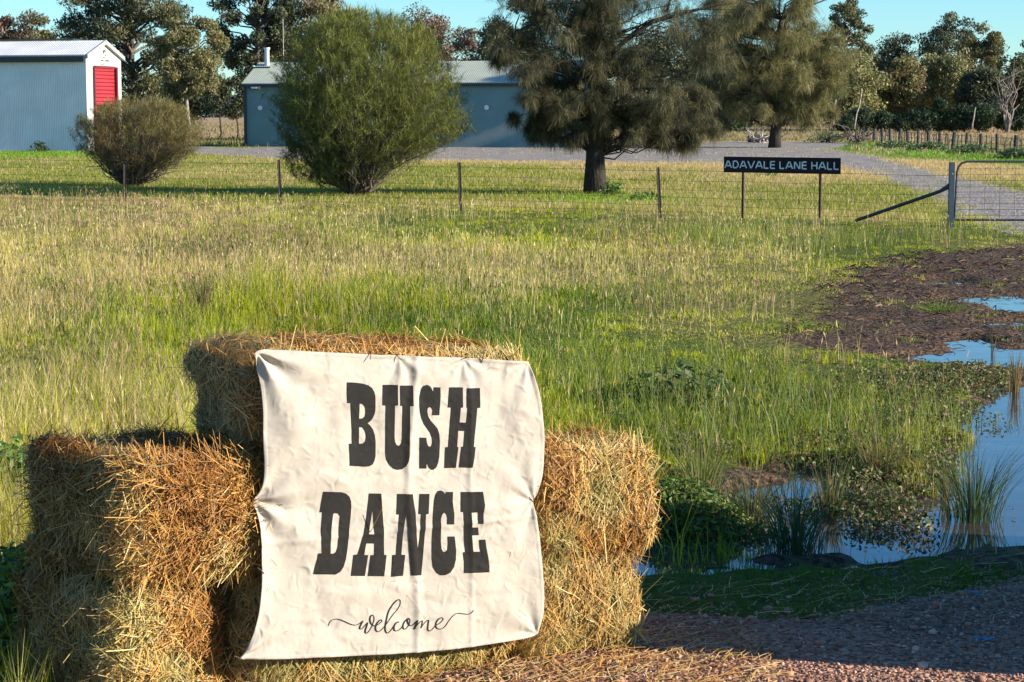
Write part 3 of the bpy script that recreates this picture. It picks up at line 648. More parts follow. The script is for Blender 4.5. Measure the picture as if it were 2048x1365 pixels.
    V, F, C = ribbons(PP, Wd, sd_, C)
    mesh_np('straw_coat', V - org, F, M_straw, C, parent=root)
    return root
bale(1.895, 1.53, 0.56, (0, 0), (0.395, 0.385), 3, 'bottom left hay bale with its left end in shade', 34000, flakes=False, messy=1.0, off=-0.03, skew=16)
bale(1.49, 0.49, 0.46, (0, 0), (0.41, 0.37), 0, 'long ground row hay bale whose edge shows under the banner hem', 22000, tone=0.15)
bale(0.48, 0.02, 0.46, (0, 0), (0.37, 0.35), -2, 'bottom right hay bale sitting on the red gravel', 24000, tone=0.22, off=-0.01)
bale(1.868, 1.40, 0.56, (0.425, 0.415), (0.80, 0.79), 2, 'middle row hay bale at the left with loose golden straw bursting out', 42000, flakes=False, messy=1.6, off=0.025, skew=16)
bale(1.38, 0.46, 0.46, (0.41, 0.37), (0.775, 0.75), 0, 'middle row hay bale mostly covered by the banner', 9000)
bale(0.45, -0.035, 0.46, (0.365, 0.35), (0.73, 0.71), -2, 'middle row hay bale at the right beside the banner', 30000, messy=1.2)
bale(1.475, 0.42, 0.50, (0.785, 0.755), (1.12, 1.05), 2, 'topmost hay bale with its left end in shade', 38000, messy=1.0)

# ------------------------------------------------------------------ banner
BP = STACK_P0 - NI * 0.072      # a point of the cloth plane on the ground
def to_cloth(px, py):
    """photo pixel -> (s, t) in metres on the hanging cloth plane"""
    a = (px - CX) / FPX; b = (CY - py) / FPX
    cp, sp = math.cos(PITCH), math.sin(PITCH)
    d = Vector((a, cp + b * sp, -sp + b * cp)); o = Vector((0, 0, H))
    n = Vector((NI[0], NI[1], 0)); k = (Vector((BP[0], BP[1], 0)) - o).dot(n) / d.dot(n); p = o + d * k
    return ((p.x - BP[0]) * E[0] + (p.y - BP[1]) * E[1], p.z)
PINS = [to_cloth(x, y) for x, y in ((512, 1005), (1068, 1003), (482, 1318), (1078, 1270), (515, 705), (1056, 724), (800, 713), (930, 719))]
def fold(s, t):
    s = np.asarray(s, float); t = np.asarray(t, float)
    w = 0.012 * (fbm(s * 3 + 2, t * 2.2, 201, 3) - 0.5) * 2
    for i, (ps, pt) in enumerate(PINS):
        dx = s - ps; dy = t - pt; r = np.hypot(dx, dy) + 1e-4; a = np.arctan2(dy, dx)
        amp = (0.010, 0.005, 0.007, 0.006, 0.014)[i] if i < 5 else 0.004
        w = w + amp * np.sin(a * (7 + i % 3) + i) * np.exp(-r / 0.24) * sst(0, 0.05, r)
        w = w - (0.02 if i == 0 else 0.010) * np.exp(-(r / 0.045) ** 2)
    w = w + 0.006 * np.exp(-((s + 0.93 - 0.015 * np.sin(t * 7)) / 0.014) ** 2) + 0.003 * np.exp(-((s + 0.72) / 0.010) ** 2) + 0.003 * np.exp(-((t - 0.52) / 0.010) ** 2)
    # sharp small creases
    for k, (ang, fr) in enumerate(((0.5, 13), (2.2, 15), (1.3, 19), (2.8, 17))):
        uu = s * math.cos(ang) + t * math.sin(ang); vv = -s * math.sin(ang) + t * math.cos(ang)
        n = vnoise(uu * fr, vv * fr * 0.35, 300 + k) + 0.5 * vnoise(uu * fr * 2, vv * fr * 0.8, 330 + k)
        w = w + 0.0020 * (np.abs(n / 1.5 - 0.5) * 2)
    return w
def cloth_pt(s, t, lift=0.0):
    w = fold(s, t) + lift; s = np.asarray(s); t = np.asarray(t)
    return np.stack([BP[0] + E[0] * s - NI[0] * w, BP[1] + E[1] * s - NI[1] * w, t], -1)
def crom(pts, n):
    p = np.array(pts, float); p = np.vstack([2 * p[0] - p[1], p, 2 * p[-1] - p[-2]]); K = len(p) - 3
    tt = np.linspace(0, K - 1e-9, n); i = tt.astype(int); f = (tt - i)[:, None]
    a, b, c, d = p[i], p[i + 1], p[i + 2], p[i + 3]
    return 0.5 * ((2 * b) + (-a + c) * f + (2 * a - 5 * b + 4 * c - d) * f ** 2 + (-a + 3 * b - 3 * c + d) * f ** 3)
def resample(p, n):
    d = np.r_[0, np.cumsum(np.linalg.norm(np.diff(p, axis=0), axis=1))]; t = np.linspace(0, d[-1], n)
    return np.stack([np.interp(t, d, p[:, 0]), np.interp(t, d, p[:, 1])], 1)
top = [(510, 707), (532, 700), (640, 704), (760, 710), (860, 714), (960, 718), (1058, 724)]
right = [(1058, 724), (1068, 755), (1079, 800), (1085, 850), (1087, 900), (1084, 950), (1076, 985), (1068, 1003), (1070, 1022), (1076, 1060), (1080, 1100), (1084, 1150), (1087, 1200), (1085, 1240), (1078, 1272)]
bottom = [(480, 1321), (600, 1318), (700, 1313), (800, 1307), (900, 1299), (1000, 1286), (1078, 1272)]
left = [(510, 707), (516, 740), (523, 785), (526, 830), (526, 880), (528, 920), (526, 960), (519, 990), (512, 1005), (516, 1028), (520, 1060), (522, 1100), (523, 1150), (521, 1190), (517, 1230), (508, 1268), (494, 1300), (480, 1321)]
NB = 300
ec = [resample(crom([to_cloth(*p) for p in c], 600), NB) for c in (top, right, bottom, left)]
uu, vv = np.meshgrid(np.linspace(0, 1, NB), np.linspace(0, 1, NB))
Tt, Rr, Bb, Ll = ec
S = (1 - vv)[..., None] * Tt[None] + vv[..., None] * Bb[None] + (1 - uu)[..., None] * Ll[:, None] + uu[..., None] * Rr[:, None] \
    - ((1 - uu) * (1 - vv))[..., None] * Tt[0] - (uu * (1 - vv))[..., None] * Tt[-1] - ((1 - uu) * vv)[..., None] * Bb[0] - (uu * vv)[..., None] * Bb[-1]
ss, ts = S[..., 0].ravel(), S[..., 1].ravel()
hem = np.minimum(np.minimum(uu, 1 - uu), np.minimum(vv, 1 - vv)).ravel()
Vc = cloth_pt(ss, ts, 0.0015 * (hem < 0.012))
ii = np.arange(NB * NB).reshape(NB, NB); Fc = np.stack([ii[:-1, :-1], ii[1:, :-1], ii[1:, 1:], ii[:-1, 1:]], -1).reshape(-1, 4)
def mat_cloth(name, col, tr):
    m, t, p, o = nodes(name)
    c, n, src = noise_mix(t, tuple(x * 0.9 for x in col), col, 12)
    t.links.new(c, p.inputs['Base Color']); p.inputs['Roughness'].default_value = 0.9; p.inputs['Specular IOR Level'].default_value = 0.15
    b1 = None
    for sc0, st, dst in ((7, (1, 1, 0.45), 0.018), (11, (0.5, 0.5, 1.0), 0.012), (26, (1, 1, 1), 0.006)):
        mp = t.nodes.new('ShaderNodeMapping'); mp.inputs['Scale'].default_value = st; mp.inputs['Rotation'].default_value = (0.3 * sc0, 0.7, 0.2); t.links.new(src, mp.inputs[0])
        n3 = t.nodes.new('ShaderNodeTexNoise'); n3.noise_type = 'RIDGED_MULTIFRACTAL'; n3.inputs['Scale'].default_value = sc0; n3.inputs['Detail'].default_value = 2; n3.inputs['Distortion'].default_value = 0.6
        t.links.new(mp.outputs[0], n3.inputs['Vector']); b1 = bump(t, n3.outputs[0], dst, 0.75, p.inputs['Normal'], b1)
    n4 = t.nodes.new('ShaderNodeTexNoise'); n4.inputs['Scale'].default_value = 60; n4.inputs['Detail'].default_value = 4; t.links.new(src, n4.inputs['Vector'])
    bump(t, n4.outputs[0], 0.0010, 0.5, p.inputs['Normal'], b1)
    return m
M_cloth = mat_cloth('calico', (0.45, 0.40, 0.335), 0)
M_ink = mat_cloth('black_paint', (0.022, 0.020, 0.018), 0)
o0 = np.array([BP[0], BP[1], 0.0])
banner = mesh_np('banner', Vc - o0, Fc, M_cloth, smooth=True); banner.location = o0
md = banner.modifiers.new('thick', 'SOLIDIFY'); md.thickness = 0.0012; md.offset = -1
tag(banner, 'cream calico banner reading BUSH DANCE welcome pinned across the hay bales', 'banner')
LET = {
 'B': (0, [(143, 92), (250, 97), (340, 108), (410, 130), (460, 165), (495, 215), (512, 270), (518, 340), (518, 440), (510, 500), (490, 550), (460, 595), (422, 622), (455, 650), (490, 700), (510, 770), (520, 850), (520, 960), (518, 1040), (505, 1100), (480, 1145), (440, 1168), (380, 1175), (290, 1168), (185, 1162), (182, 1050), (178, 880), (216, 880), (214, 700), (200, 520), (192, 360), (150, 358), (143, 220)],
       [(308, 368), (340, 368), (370, 392), (388, 430), (392, 490), (385, 530), (360, 556), (308, 562)], [(308, 668), (350, 672), (380, 710), (395, 760), (398, 800), (388, 850), (360, 878), (308, 882)]),
 'U': (0, [(610, 126), (800, 130), (800, 390), (762, 392), (762, 800), (770, 860), (785, 895), (810, 910), (835, 898), (850, 870), (858, 800), (858, 396), (830, 392), (830, 134), (992, 136), (990, 394), (948, 400), (946, 800), (946, 1040), (935, 1110), (905, 1170), (860, 1208), (800, 1216), (745, 1200), (690, 1150), (655, 1080), (646, 1000), (650, 400), (648, 392), (610, 390)]),
 'S': (0, [(1345, 160), (1262, 158), (1258, 212), (1245, 205), (1230, 165), (1205, 138), (1170, 128), (1130, 142), (1100, 190), (1080, 280), (1075, 380), (1080, 460), (1100, 550), (1135, 630), (1180, 690), (1215, 740), (1238, 800), (1242, 860), (1230, 905), (1210, 922), (1185, 905), (1172, 860), (1168, 806), (1082, 802), (1084, 1200), (1172, 1200), (1176, 1130), (1188, 1145), (1205, 1190), (1235, 1215), (1262, 1218), (1300, 1190), (1322, 1130), (1336, 1050), (1340, 850), (1332, 760), (1310, 690), (1270, 640), (1225, 590), (1190, 530), (1178, 470), (1182, 430), (1205, 410), (1230, 420), (1245, 450), (1240, 515), (1332, 516), (1340, 400), (1345, 280)]),
 'H': (0, [(1458, 158), (1638, 162), (1635, 418), (1608, 420), (1590, 608), (1672, 610), (1690, 420), (1680, 415), (1688, 170), (1864, 172), (1856, 420), (1815, 425), (1800, 600), (1782, 760), (1772, 920), (1798, 925), (1780, 1060), (1756, 1188), (1590, 1186), (1615, 940), (1612, 920), (1640, 918), (1655, 716), (1572, 715), (1562, 918), (1578, 930), (1552, 1192), (1408, 1195), (1412, 925), (1448, 925), (1462, 700), (1490, 420), (1448, 418)]),
 'D': (1, [(188, 70), (380, 76), (430, 92), (465, 125), (482, 170), (488, 240), (482, 350), (470, 450), (458, 560), (445, 680), (430, 780), (405, 860), (375, 910), (325, 942), (92, 940), (110, 850), (130, 780), (138, 720), (178, 718), (172, 600), (170, 480), (190, 290), (162, 290), (172, 200)],
       [(318, 298), (350, 302), (370, 330), (362, 420), (352, 560), (342, 660), (325, 705), (295, 724), (268, 722), (270, 600), (280, 480), (292, 380), (300, 310)]),
 'A': (1, [(672, 90), (800, 92), (815, 300), (828, 450), (832, 735), (858, 738), (832, 960), (662, 958), (688, 738), (725, 735), (728, 615), (642, 615), (620, 735), (662, 738), (630, 958), (482, 955), (510, 735), (552, 730), (600, 570), (630, 450), (650, 300)],
       [(712, 240), (728, 520), (668, 518), (700, 330)]),
 'N': (1, [(970, 95), (1130, 97), (1160, 300), (1168, 480), (1185, 690), (1205, 560), (1218, 308), (1190, 305), (1205, 95), (1310, 97), (1298, 305), (1272, 308), (1262, 450), (1245, 700), (1220, 948), (1112, 950), (1095, 720), (1080, 520), (1062, 290), (1035, 480), (1015, 735), (1055, 738), (1030, 955), (905, 966), (920, 738), (958, 735), (975, 500), (990, 312), (960, 308)]),
 'C': (1, [(1555, 75), (1482, 76), (1478, 108), (1460, 75), (1430, 60), (1400, 65), (1375, 100), (1358, 170), (1345, 300), (1335, 450), (1330, 600), (1330, 780), (1340, 860), (1375, 920), (1420, 948), (1470, 945), (1520, 920), (1560, 860), (1580, 780), (1582, 680), (1565, 540), (1492, 540), (1495, 620), (1490, 680), (1470, 702), (1445, 700), (1428, 670), (1420, 600), (1422, 480), (1424, 360), (1440, 310), (1462, 288), (1482, 310), (1490, 350), (1484, 412), (1558, 412), (1562, 300), (1550, 180)]),
 'E': (1, [(1638, 75), (1866, 72), (1878, 210), (1864, 300), (1862, 406), (1804, 405), (1806, 285), (1736, 288), (1740, 442), (1808, 444), (1815, 524), (1740, 526), (1748, 600), (1758, 698), (1830, 698), (1818, 574), (1884, 570), (1900, 700), (1925, 850), (1924, 912), (1660, 922), (1665, 800), (1652, 706), (1676, 702), (1662, 560), (1660, 400), (1656, 282), (1630, 282), (1630, 200)]),
}
def letter_mesh(rings):
    vs = []; es = []
    for R_ in rings:
        dense = []
        for i in range(len(R_)):
            a = np.array(R_[i]); b = np.array(R_[(i + 1) % len(R_)]); k = max(1, int(np.linalg.norm(b - a) / 0.008))
            dense += [a + (b - a) * j / k for j in range(k)]
        b0 = len(vs); vs += dense; es += [(b0 + i, b0 + (i + 1) % len(dense)) for i in range(len(dense))]
    allp = np.array(vs); lo, hi = allp.min(0), allp.max(0)
    gxx, gyy = np.meshgrid(np.arange(lo[0], hi[0], 0.005), np.arange(lo[1], hi[1], 0.005)); gxx = gxx.ravel(); gyy = gyy.ravel()
    def inside(x, y):
        r = np.zeros(x.shape, bool)
        for R_ in rings: r ^= sd_poly(R_, x, y) < 0
        return r
    dmin = np.min([np.abs(sd_poly(R_, gxx, gyy)) for R_ in rings], 0)
    k = inside(gxx, gyy) & (dmin > 0.0025)
    pts = [Vector(v) for v in vs] + [Vector((a, b)) for a, b in zip(gxx[k], gyy[k])]
    r = delaunay_2d_cdt(pts, es, [], 0, 1e-6)
    P = np.array([v[:] for v in r[0]]); F = np.array([f for f in r[2] if len(f) == 3])
    c = P[F].mean(1); return P, F[inside(c[:, 0], c[:, 1])]
Pv = []; Pf = []; b = 0
def addflat(P, F):
    global b
    V = cloth_pt(P[:, 0], P[:, 1], 0.0016) - o0
    Pv.append(V); Pf.append(F + b); b += len(V)
for ch, (z, *rings) in LET.items():
    sc_, ox, oy = ((6.4, 670, 750), (5.2513, 610, 970))[z]
    addflat(*letter_mesh([[to_cloth(ox + x / sc_, oy + y / sc_) for x, y in R_] for R_ in rings]))
mesh_np('painted_words', np.concatenate(Pv), np.concatenate(Pf), M_ink, parent=banner, smooth=True)
# script word as a calligraphic stroke
WEL = [[(118, 402), (140, 350), (180, 322), (240, 318), (310, 340), (380, 372), (440, 390), (490, 382), (530, 355), (552, 335)],
 [(552, 335), (530, 380), (512, 420), (520, 440), (545, 430), (580, 390), (612, 355)], [(612, 355), (600, 400), (583, 450), (582, 482), (602, 490), (635, 455), (665, 400), (690, 330), (690, 280), (670, 258), (648, 275), (640, 320), (655, 370), (690, 395), (720, 392), (760, 365), (790, 335), (780, 318), (750, 335), (720, 380), (710, 430), (720, 460), (750, 470), (800, 430), (850, 370), (920, 270), (990, 190), (1025, 120), (1025, 75), (1005, 60), (970, 80), (920, 140), (875, 220), (845, 330), (832, 420), (840, 470), (865, 488), (900, 460), (935, 410), (960, 370), (1000, 345)],
 [(1012, 352), (998, 344), (965, 365), (945, 410), (948, 450), (975, 460), (1020, 440), (1060, 390), (1085, 345), (1120, 310), (1145, 308)], [(1120, 308), (1085, 340), (1062, 385), (1062, 425), (1085, 438), (1115, 415), (1140, 370), (1150, 325), (1135, 300), (1118, 312), (1120, 350), (1145, 390), (1180, 385), (1215, 345), (1238, 318)],
 [(1238, 318), (1222, 370), (1200, 438)], [(1200, 438), (1230, 380), (1275, 335), (1302, 325)], [(1302, 325), (1295, 370), (1280, 420)], [(1280, 420), (1320, 370), (1365, 328), (1388, 322)], [(1388, 322), (1378, 380), (1375, 440), (1400, 460), (1440, 430), (1475, 390), (1530, 360), (1570, 315), (1560, 292), (1520, 305), (1485, 350), (1478, 400), (1500, 430), (1550, 432), (1600, 395), (1650, 320), (1700, 260), (1750, 232), (1820, 238), (1890, 244), (1930, 220), (1952, 188)]]
Pv = []; Pf = []; b = 0
for st in WEL:
    c = crom(st, len(st) * 12); d = np.gradient(c, axis=0); d /= np.linalg.norm(d, axis=1, keepdims=True) + 1e-9
    wd = 4.5 + 4.5 * np.clip(d[:, 1], 0, 1); nn = np.stack([-d[:, 1], d[:, 0]], 1)
    A = np.array([to_cloth(640 + p[0] / 6.4, 1190 + p[1] / 6.4) for p in c + nn * wd[:, None]]); B = np.array([to_cloth(640 + p[0] / 6.4, 1190 + p[1] / 6.4) for p in c - nn * wd[:, None]])
    P = np.stack([A, B], 1).reshape(-1, 2); k = np.arange(len(c) - 1) * 2
    addflat(P, np.stack([k, k + 2, k + 3, k + 1], 1))
mesh_np('script_word', np.concatenate(Pv), np.concatenate(Pf), M_ink, parent=banner, smooth=True)
M_pin = mat_simple('rusty_wire', (0.10, 0.06, 0.045), None, 0.6)
for i, (px, py) in enumerate([(512, 1005), (1068, 1003), (482, 1318), (1078, 1270), (740, 705), (795, 712), (930, 718), (965, 721), (523, 1143)]):
    s_, t_ = to_cloth(px, py); p = cloth_pt(s_, t_, 0.004) - o0
    mb = MB(); a = 0.6 + i; q = p + np.array([0.02 * math.cos(a), -0.012, 0.022 * math.sin(a)])
    mb.tube([p - (q - p) * 0.4, p, q], 0.0014, 5); mb.build('pin', M_pin, banner)

# ------------------------------------------------------------------ buildings
def mat_metal(name, col, along='X', scale=9.0, rough=0.45, metal=0.0, dist=0.03):
    m, t, p, o = nodes(name)
    c, n, src = noise_mix(t, tuple(x * 0.86 for x in col), col, 0.8, 5)
    t.links.new(c, p.inputs['Base Color']); p.inputs['Roughness'].default_value = rough; p.inputs['Metallic'].default_value = metal
    wv = t.nodes.new('ShaderNodeTexWave'); wv.bands_direction = along; wv.inputs['Scale'].default_value = scale; t.links.new(src, wv.inputs['Vector'])
    bump(t, wv.outputs['Fac'], dist, 0.8, p.inputs['Normal']); return m
M_shedside = mat_metal('cladding_cream', (0.80, 0.85, 0.84), 'X', 3.2, dist=0.03); M_shedgable = mat_metal('cladding_gable', (0.74, 0.72, 0.66), 'Y')
M_roofwhite = mat_metal('roof_zinc', (0.78, 0.78, 0.76), 'X', 2.2, 0.4, dist=0.06); M_red = mat_metal('door_red', (0.42, 0.03, 0.04), 'Z', 1.6, 0.5, dist=0.12)
M_hallwall = mat_metal('cladding_slate', (0.17, 0.32, 0.32)); M_hallroof = mat_metal('roof_pale_green', (0.44, 0.47, 0.37), 'X', 2.6, 0.6, dist=0.03)
M_dark = mat_simple('dark_trim', (0.03, 0.035, 0.04), None, 0.5); M_trim = mat_simple('grey_trim', (0.36, 0.38, 0.36), None, 0.5)
M_white = mat_simple('white_fitting', (0.8, 0.8, 0.78), None, 0.4); M_glass = mat_simple('solar_glass', (0.02, 0.025, 0.04), None, 0.15)
M_zinc = mat_simple('galvanised', (0.55, 0.58, 0.6), (0.42, 0.45, 0.48), 0.4, 10, metal=0.3)
def building(name, label, corner, yaw, L, D, hw, rise, side_x, mw, mg, mr, over=0.15):
    """long wall from corner towards local -X (side_x=-1) or +X (side_x=1); depth along local +Y"""
    root = empty(name, (corner[0], corner[1], 0), yaw); tag(root, label, 'shed' if 'shed' in name else 'hall')
    x0, x1 = (0, L) if side_x > 0 else (-L, 0)
    mb = MB(); mb.poly([(x0, 0, -0.3), (x1, 0, -0.3), (x1, 0, hw), (x0, 0, hw)]); mb.poly([(x1, D, -0.3), (x0, D, -0.3), (x0, D, hw), (x1, D, hw)])
    mb.build('side_wall', mw, root)
    for xx, s in ((x0, -1), (x1, 1)):
        mb = MB(); pts = [(xx, 0, -0.3), (xx, D, -0.3), (xx, D, hw), (xx, D / 2, hw + rise), (xx, 0, hw)]
        mb.poly(pts if s > 0 else pts[::-1]); mb.build('gable_wall', mg, root)
    mb = MB(); t = 0.06; k = rise / (D / 2); ya = -over
    for sgn in (0, 1):
        def Y(v): return v if not sgn else D - v
        a = [(x0 - over, Y(ya), hw + ya * k + 0.03), (x1 + over, Y(ya), hw + ya * k + 0.03), (x1 + over, Y(D / 2), hw + rise + 0.03), (x0 - over, Y(D / 2), hw + rise + 0.03)]
        b_ = [(p[0], p[1], p[2] + t) for p in a]
        mb.poly(b_ if not sgn else b_[::-1]); mb.poly(a[::-1] if not sgn else a)
        for i in range(4): j = (i + 1) % 4; mb.poly([a[i], a[j], b_[j], b_[i]])
    roof = mb.build('roof', mr, root)
    return root, roof, x0, x1, k
B_AZ = rad(-14)
# left shed: right front corner at px 175, base y 303
SY = H * FPX / (303 - HOR); cxs = XY(176, SY)
HW = ZY(111, SY)
shed, sroof, x0, x1, k = building('fire_shed', 'tall pale metal shed with a red roller door in its sunlit gable', (cxs, SY), B_AZ, 16, 4.2, HW, 0.75, -1, M_shedside, M_shedgable, M_roofwhite)
MB().box((-8, -0.2, HW - 0.2), (16.0, 0.12, 0.28)).build('gutter', M_dark, shed)
mb = MB()
for sg in (0, 1):
    ya, yb = (-0.15, 2.1) if not sg else (4.35, 2.1)
    za, zb = HW - 0.15 * k, HW + 0.75
    a = [(0.18, ya, za - 0.12), (0.18, yb, zb - 0.12), (0.18, yb, zb + 0.1), (0.18, ya, za + 0.1)]; c = [(0.03, p[1], p[2]) for p in a]
    mb.poly(a if not sg else a[::-1]); mb.poly(c[::-1] if not sg else c)
    for i in range(4): j = (i + 1) % 4; mb.poly([a[i], c[i], c[j], a[j]] if not sg else [a[i], a[j], c[j], c[i]])
mb.build('barge_board', M_trim, shed)
dz = ZY(137, SY + 1.0)
dy0, dy1 = 0.86, 3.22
rd = MB().box((0.03, (dy0 + dy1) / 2, dz / 2), (0.06, dy1 - dy0, dz)).build('roller_door', M_red, shed)
mb = MB(); mb.box((0.05, dy0 - 0.06, dz / 2), (0.14, 0.10, dz + 0.2)); mb.box((0.05, dy1 + 0.1, dz / 2), (0.3, 0.16, dz + 0.2)); mb.box((0.06, (dy0 + dy1) / 2, dz + 0.08), (0.16, dy1 - dy0, 0.12)); mb.build('door_frame', mat_simple('door_frame_maroon', (0.16, 0.02, 0.03), None, 0.5), shed)
# emblem and small unreadable wording above the door
mb = MB(); zc = HW + 0.10; q_ = lambda v: 2.15 + (v - 2.5) * 0.62
for yy, zz, a, c_ in ((2.35, zc + 0.12, 0.22, 0.2), (2.55, zc + 0.2, 0.16, 0.1), (2.72, zc + 0.16, 0.22, 0.14), (2.78, zc - 0.04, 0.14, 0.12), (2.45, zc - 0.02, 0.08, 0.08)):
    mb.poly([(0.012, q_(yy - a / 2), zz - c_ / 2), (0.012, q_(yy + a / 2), zz - c_ / 3), (0.012, q_(yy + a / 2.4), zz + c_ / 2), (0.012, q_(yy - a / 2.6), zz + c_ / 2.2)])
for z_, cnt, y0_, sz in ((zc - 0.17, 4, 2.28, 0.09), (zc - 0.31, 9, 1.9, 0.14)):
    for i in range(cnt):
        if cnt == 9 and i == 3: continue
        mb.poly([(0.012, q_(y0_ + i * sz * 1.25), z_ - sz * 0.35), (0.012, q_(y0_ + i * sz * 1.25 + sz * 0.8), z_ - sz * 0.35), (0.012, q_(y0_ + i * sz * 1.25 + sz * 0.7), z_ + sz * 0.35), (0.012, q_(y0_ + i * sz * 1.25 + sz * 0.1), z_ + sz * 0.3)])
mb.build('emblem', M_dark, shed)
mb = MB(); mb.poly([(0.012, 1.7, zc - 0.56), (0.012, 2.15, zc - 0.56), (0.012, 2.15, zc - 0.49), (0.012, 1.7, zc - 0.49)]); mb.build('red_strip', mat_simple('dull_red', (0.45, 0.2, 0.17), None, 0.6), shed)
mb = MB()
for i in range(4): mb.box((-3.2 - i * 3.1, 2.5, HW + 0.92), (2.98, 0.9, 0.06), None)
mb.build('solar_panel', M_glass, shed)
# hall: left front corner at px 491, base y 292
HY = H * FPX / (292.5 - HOR); hx = XY(491, HY); HH = ZY(168, HY)
hall, hroof, x0, x1, k = building('community_hall', 'long slate blue hall with a pale green roof behind the round bush', (hx, HY), B_AZ, 20.5, 5.6, HH, ZY(128, HY + 2.8) - HH, 1, M_hallwall, M_hallwall, M_hallroof)
MB().box((10.2, -0.2, HH - 0.12), (20.8, 0.12, 0.18)).build('gutter', M_dark, hall)
MB().box((0.03, -0.03, HH / 2 - 0.1), (0.16, 0.1, HH)).build('corner_trim', M_dark, hall)
fl = MB(); fl.box((0.85, -0.45, HH - 0.25), (0.55, 0.3, 0.2)); fl.build('floodlight', M_dark, hall); MB().box((0.85, -0.62, HH - 0.25), (0.38, 0.03, 0.1)).build('floodlight_lens', M_white, hall)
for xx in (1.02, 15.2):
    l_ = MB().tube([(xx, -0.02, HH - 1.45), (xx, -0.14, HH - 1.45)], 0.14, 12).build('wall_lamp', M_white, hall)
mb = MB(); fx = 0.55; mb.tube([(fx, 2.4, HH + 0.6), (fx, 2.4, HH + 2.15)], 0.15, 12); mb.tube([(fx, 2.4, HH + 2.13), (fx, 2.4, HH + 2.25)], 0.2, 12); mb.build('flue', M_zinc, hall)
MB().box((0.35, 2.3, HH + 1.0), (1.1, 0.7, 0.14)).build('flue_flashing', M_dark, hall)
mast = empty('radio_mast', (XY(569, 132), 132, 0)); tag(mast, 'thin pale mast rising behind the hall roof left of the round bush', 'mast')
MB().tube([(0, 0, 0), (0, 0, ZY(38, 132))], [0.04, 0.022], 6).build('pole', M_trim, mast)
mb = MB(); mb.tube([(-0.4, 0, 3.4), (0.4, 0, 3.4)], 0.03, 5); mb.build('crossbar', M_zinc, mast)
# small white tank behind the big tree
tk = MB(); tx, ty = XY(1104, 128), 128.0
tk.tube([(tx, ty, -0.2), (tx, ty, 0.75), (tx, ty, 0.85)], [0.5, 0.5, 0.3], 16); tag(tk.build('water_tank', M_white), 'small white tank low beside the hall behind the dark trunk', 'tank')

# ------------------------------------------------------------------ front fence, sign, gate
M_steel = mat_simple('star_post', (0.016, 0.008, 0.008), None, 0.7); M_wire = mat_simple('fence_wire', (0.035, 0.028, 0.025), None, 0.6)
fu = np.array([fdx, fdy]); fl_ = np.hypot(*fu); fu = fu / fl_
def fence_at(px):
    r = (px - CX) / FPX    # solve X = r * depth on the fence line
    lo, hi = -60.0, 60.0
    for _ in range(60):
        m = (lo + hi) / 2; X = FENCE_A[0] + fu[0] * m; Y = FENCE_A[1] + fu[1] * m
        if X < r * (Y * math.cos(PITCH) + (H - 0.4) * math.sin(PITCH)): lo = m
        else: hi = m
    return np.array([X, Y]), m
froot_p, _ = fence_at(248); froot = empty('wire_fence', (froot_p[0], froot_p[1], 0)); tag(froot, 'low wire fence on dark steel posts crossing behind the paddock', 'fence')
r0 = np.array([froot_p[0], froot_p[1], 0])
gate_p, gate_m = fence_at(1897)
for px, lean, ht in ((-110, 0, 0.93), (248, 0.02, 0.8), (560, -0.03, 0.95), (920, -0.02, 0.95), (1320, -0.05, 0.92), (1745, 0.0, 0.5)):
    if px == 1745: continue
    p, m = fence_at(px); P = np.array([p[0], p[1], 0]) - r0; mb = MB()
    for a in (0, 2.09, 4.19):      # star section: three flanges
        d = np.array([math.cos(a), math.sin(a), 0]) * 0.036; q = np.array([-math.sin(a), math.cos(a), 0]) * 0.004
        A_ = [P + q, P + d + q, P + d - q, P - q]; tpv = np.array([lean, 0, ht]); bo = np.array([-lean * 0.3, 0, -0.2])
        bt = [v + bo for v in A_]; tp = [v + tpv for v in A_]
        mb.poly(tp)
        for i in range(4): j = (i + 1) % 4; mb.poly([bt[i], bt[j], tp[j], tp[i]])
    mb.build('post', M_steel, froot)
mb = MB(); pL, mL = fence_at(-260)
for zz in (0.12, 0.24, 0.38, 0.52, 0.68, 0.86):
    pts = []
    for j in range(41):
        m = mL + (gate_m - mL) * j / 40; pts.append(tuple(np.array([FENCE_A[0] + fu[0] * m, FENCE_A[1] + fu[1] * m, zz + 0.008 * math.sin(j * 1.7 + zz * 9)]) - r0))
    mb.tube(pts, 0.0032 if zz < 0.8 else 0.004, 4)
mb.build('strand', M_wire, froot)
mb = MB(); m = mL
while m < gate_m - 0.1:
    q = np.array([FENCE_A[0] + fu[0] * m, FENCE_A[1] + fu[1] * m, 0]) - r0
    mb.tube([tuple(q + [0, 0, 0.1]), tuple(q + [0.004, 0, 0.70])], 0.0018, 3); m += 0.3
mb.build('mesh_upright', M_wire, froot)
# sign
s1, m1 = fence_at(1453.5); s2, m2 = fence_at(1686)
off = np.array([fu[1], -fu[0]]) * 0.12
sg = empty('name_sign', (s1[0] + off[0], s1[1] + off[1], 0), math.atan2(fu[1], fu[0])); tag(sg, 'long dark sign on two posts with pale lettering ADAVALE LANE HALL', 'sign')
SL = m2 - m1; Ya = s1[1] + off[1]; zt_ = ZY(313.5, Ya); zb_ = ZY(345, Ya); SH = zt_ - zb_
M_board = mat_simple('sign_board', (0.012, 0.006, 0.007), None, 0.9); M_letter = mat_simple('sign_paint', (0.80, 0.82, 0.82), None, 0.6)
MB().box((SL / 2, 0, (zt_ + zb_) / 2), (SL, 0.02, SH)).build('board', M_board, sg)
for px in (1490.5, 1644.5):
    p, m = fence_at(px); MB().box((m - m1, 0.03, zb_ / 2 - 0.05), (0.038, 0.034, zb_ + 0.25)).build('leg', mat_simple('sign_post_maroon', (0.05, 0.015, 0.015), None, 0.7), sg)
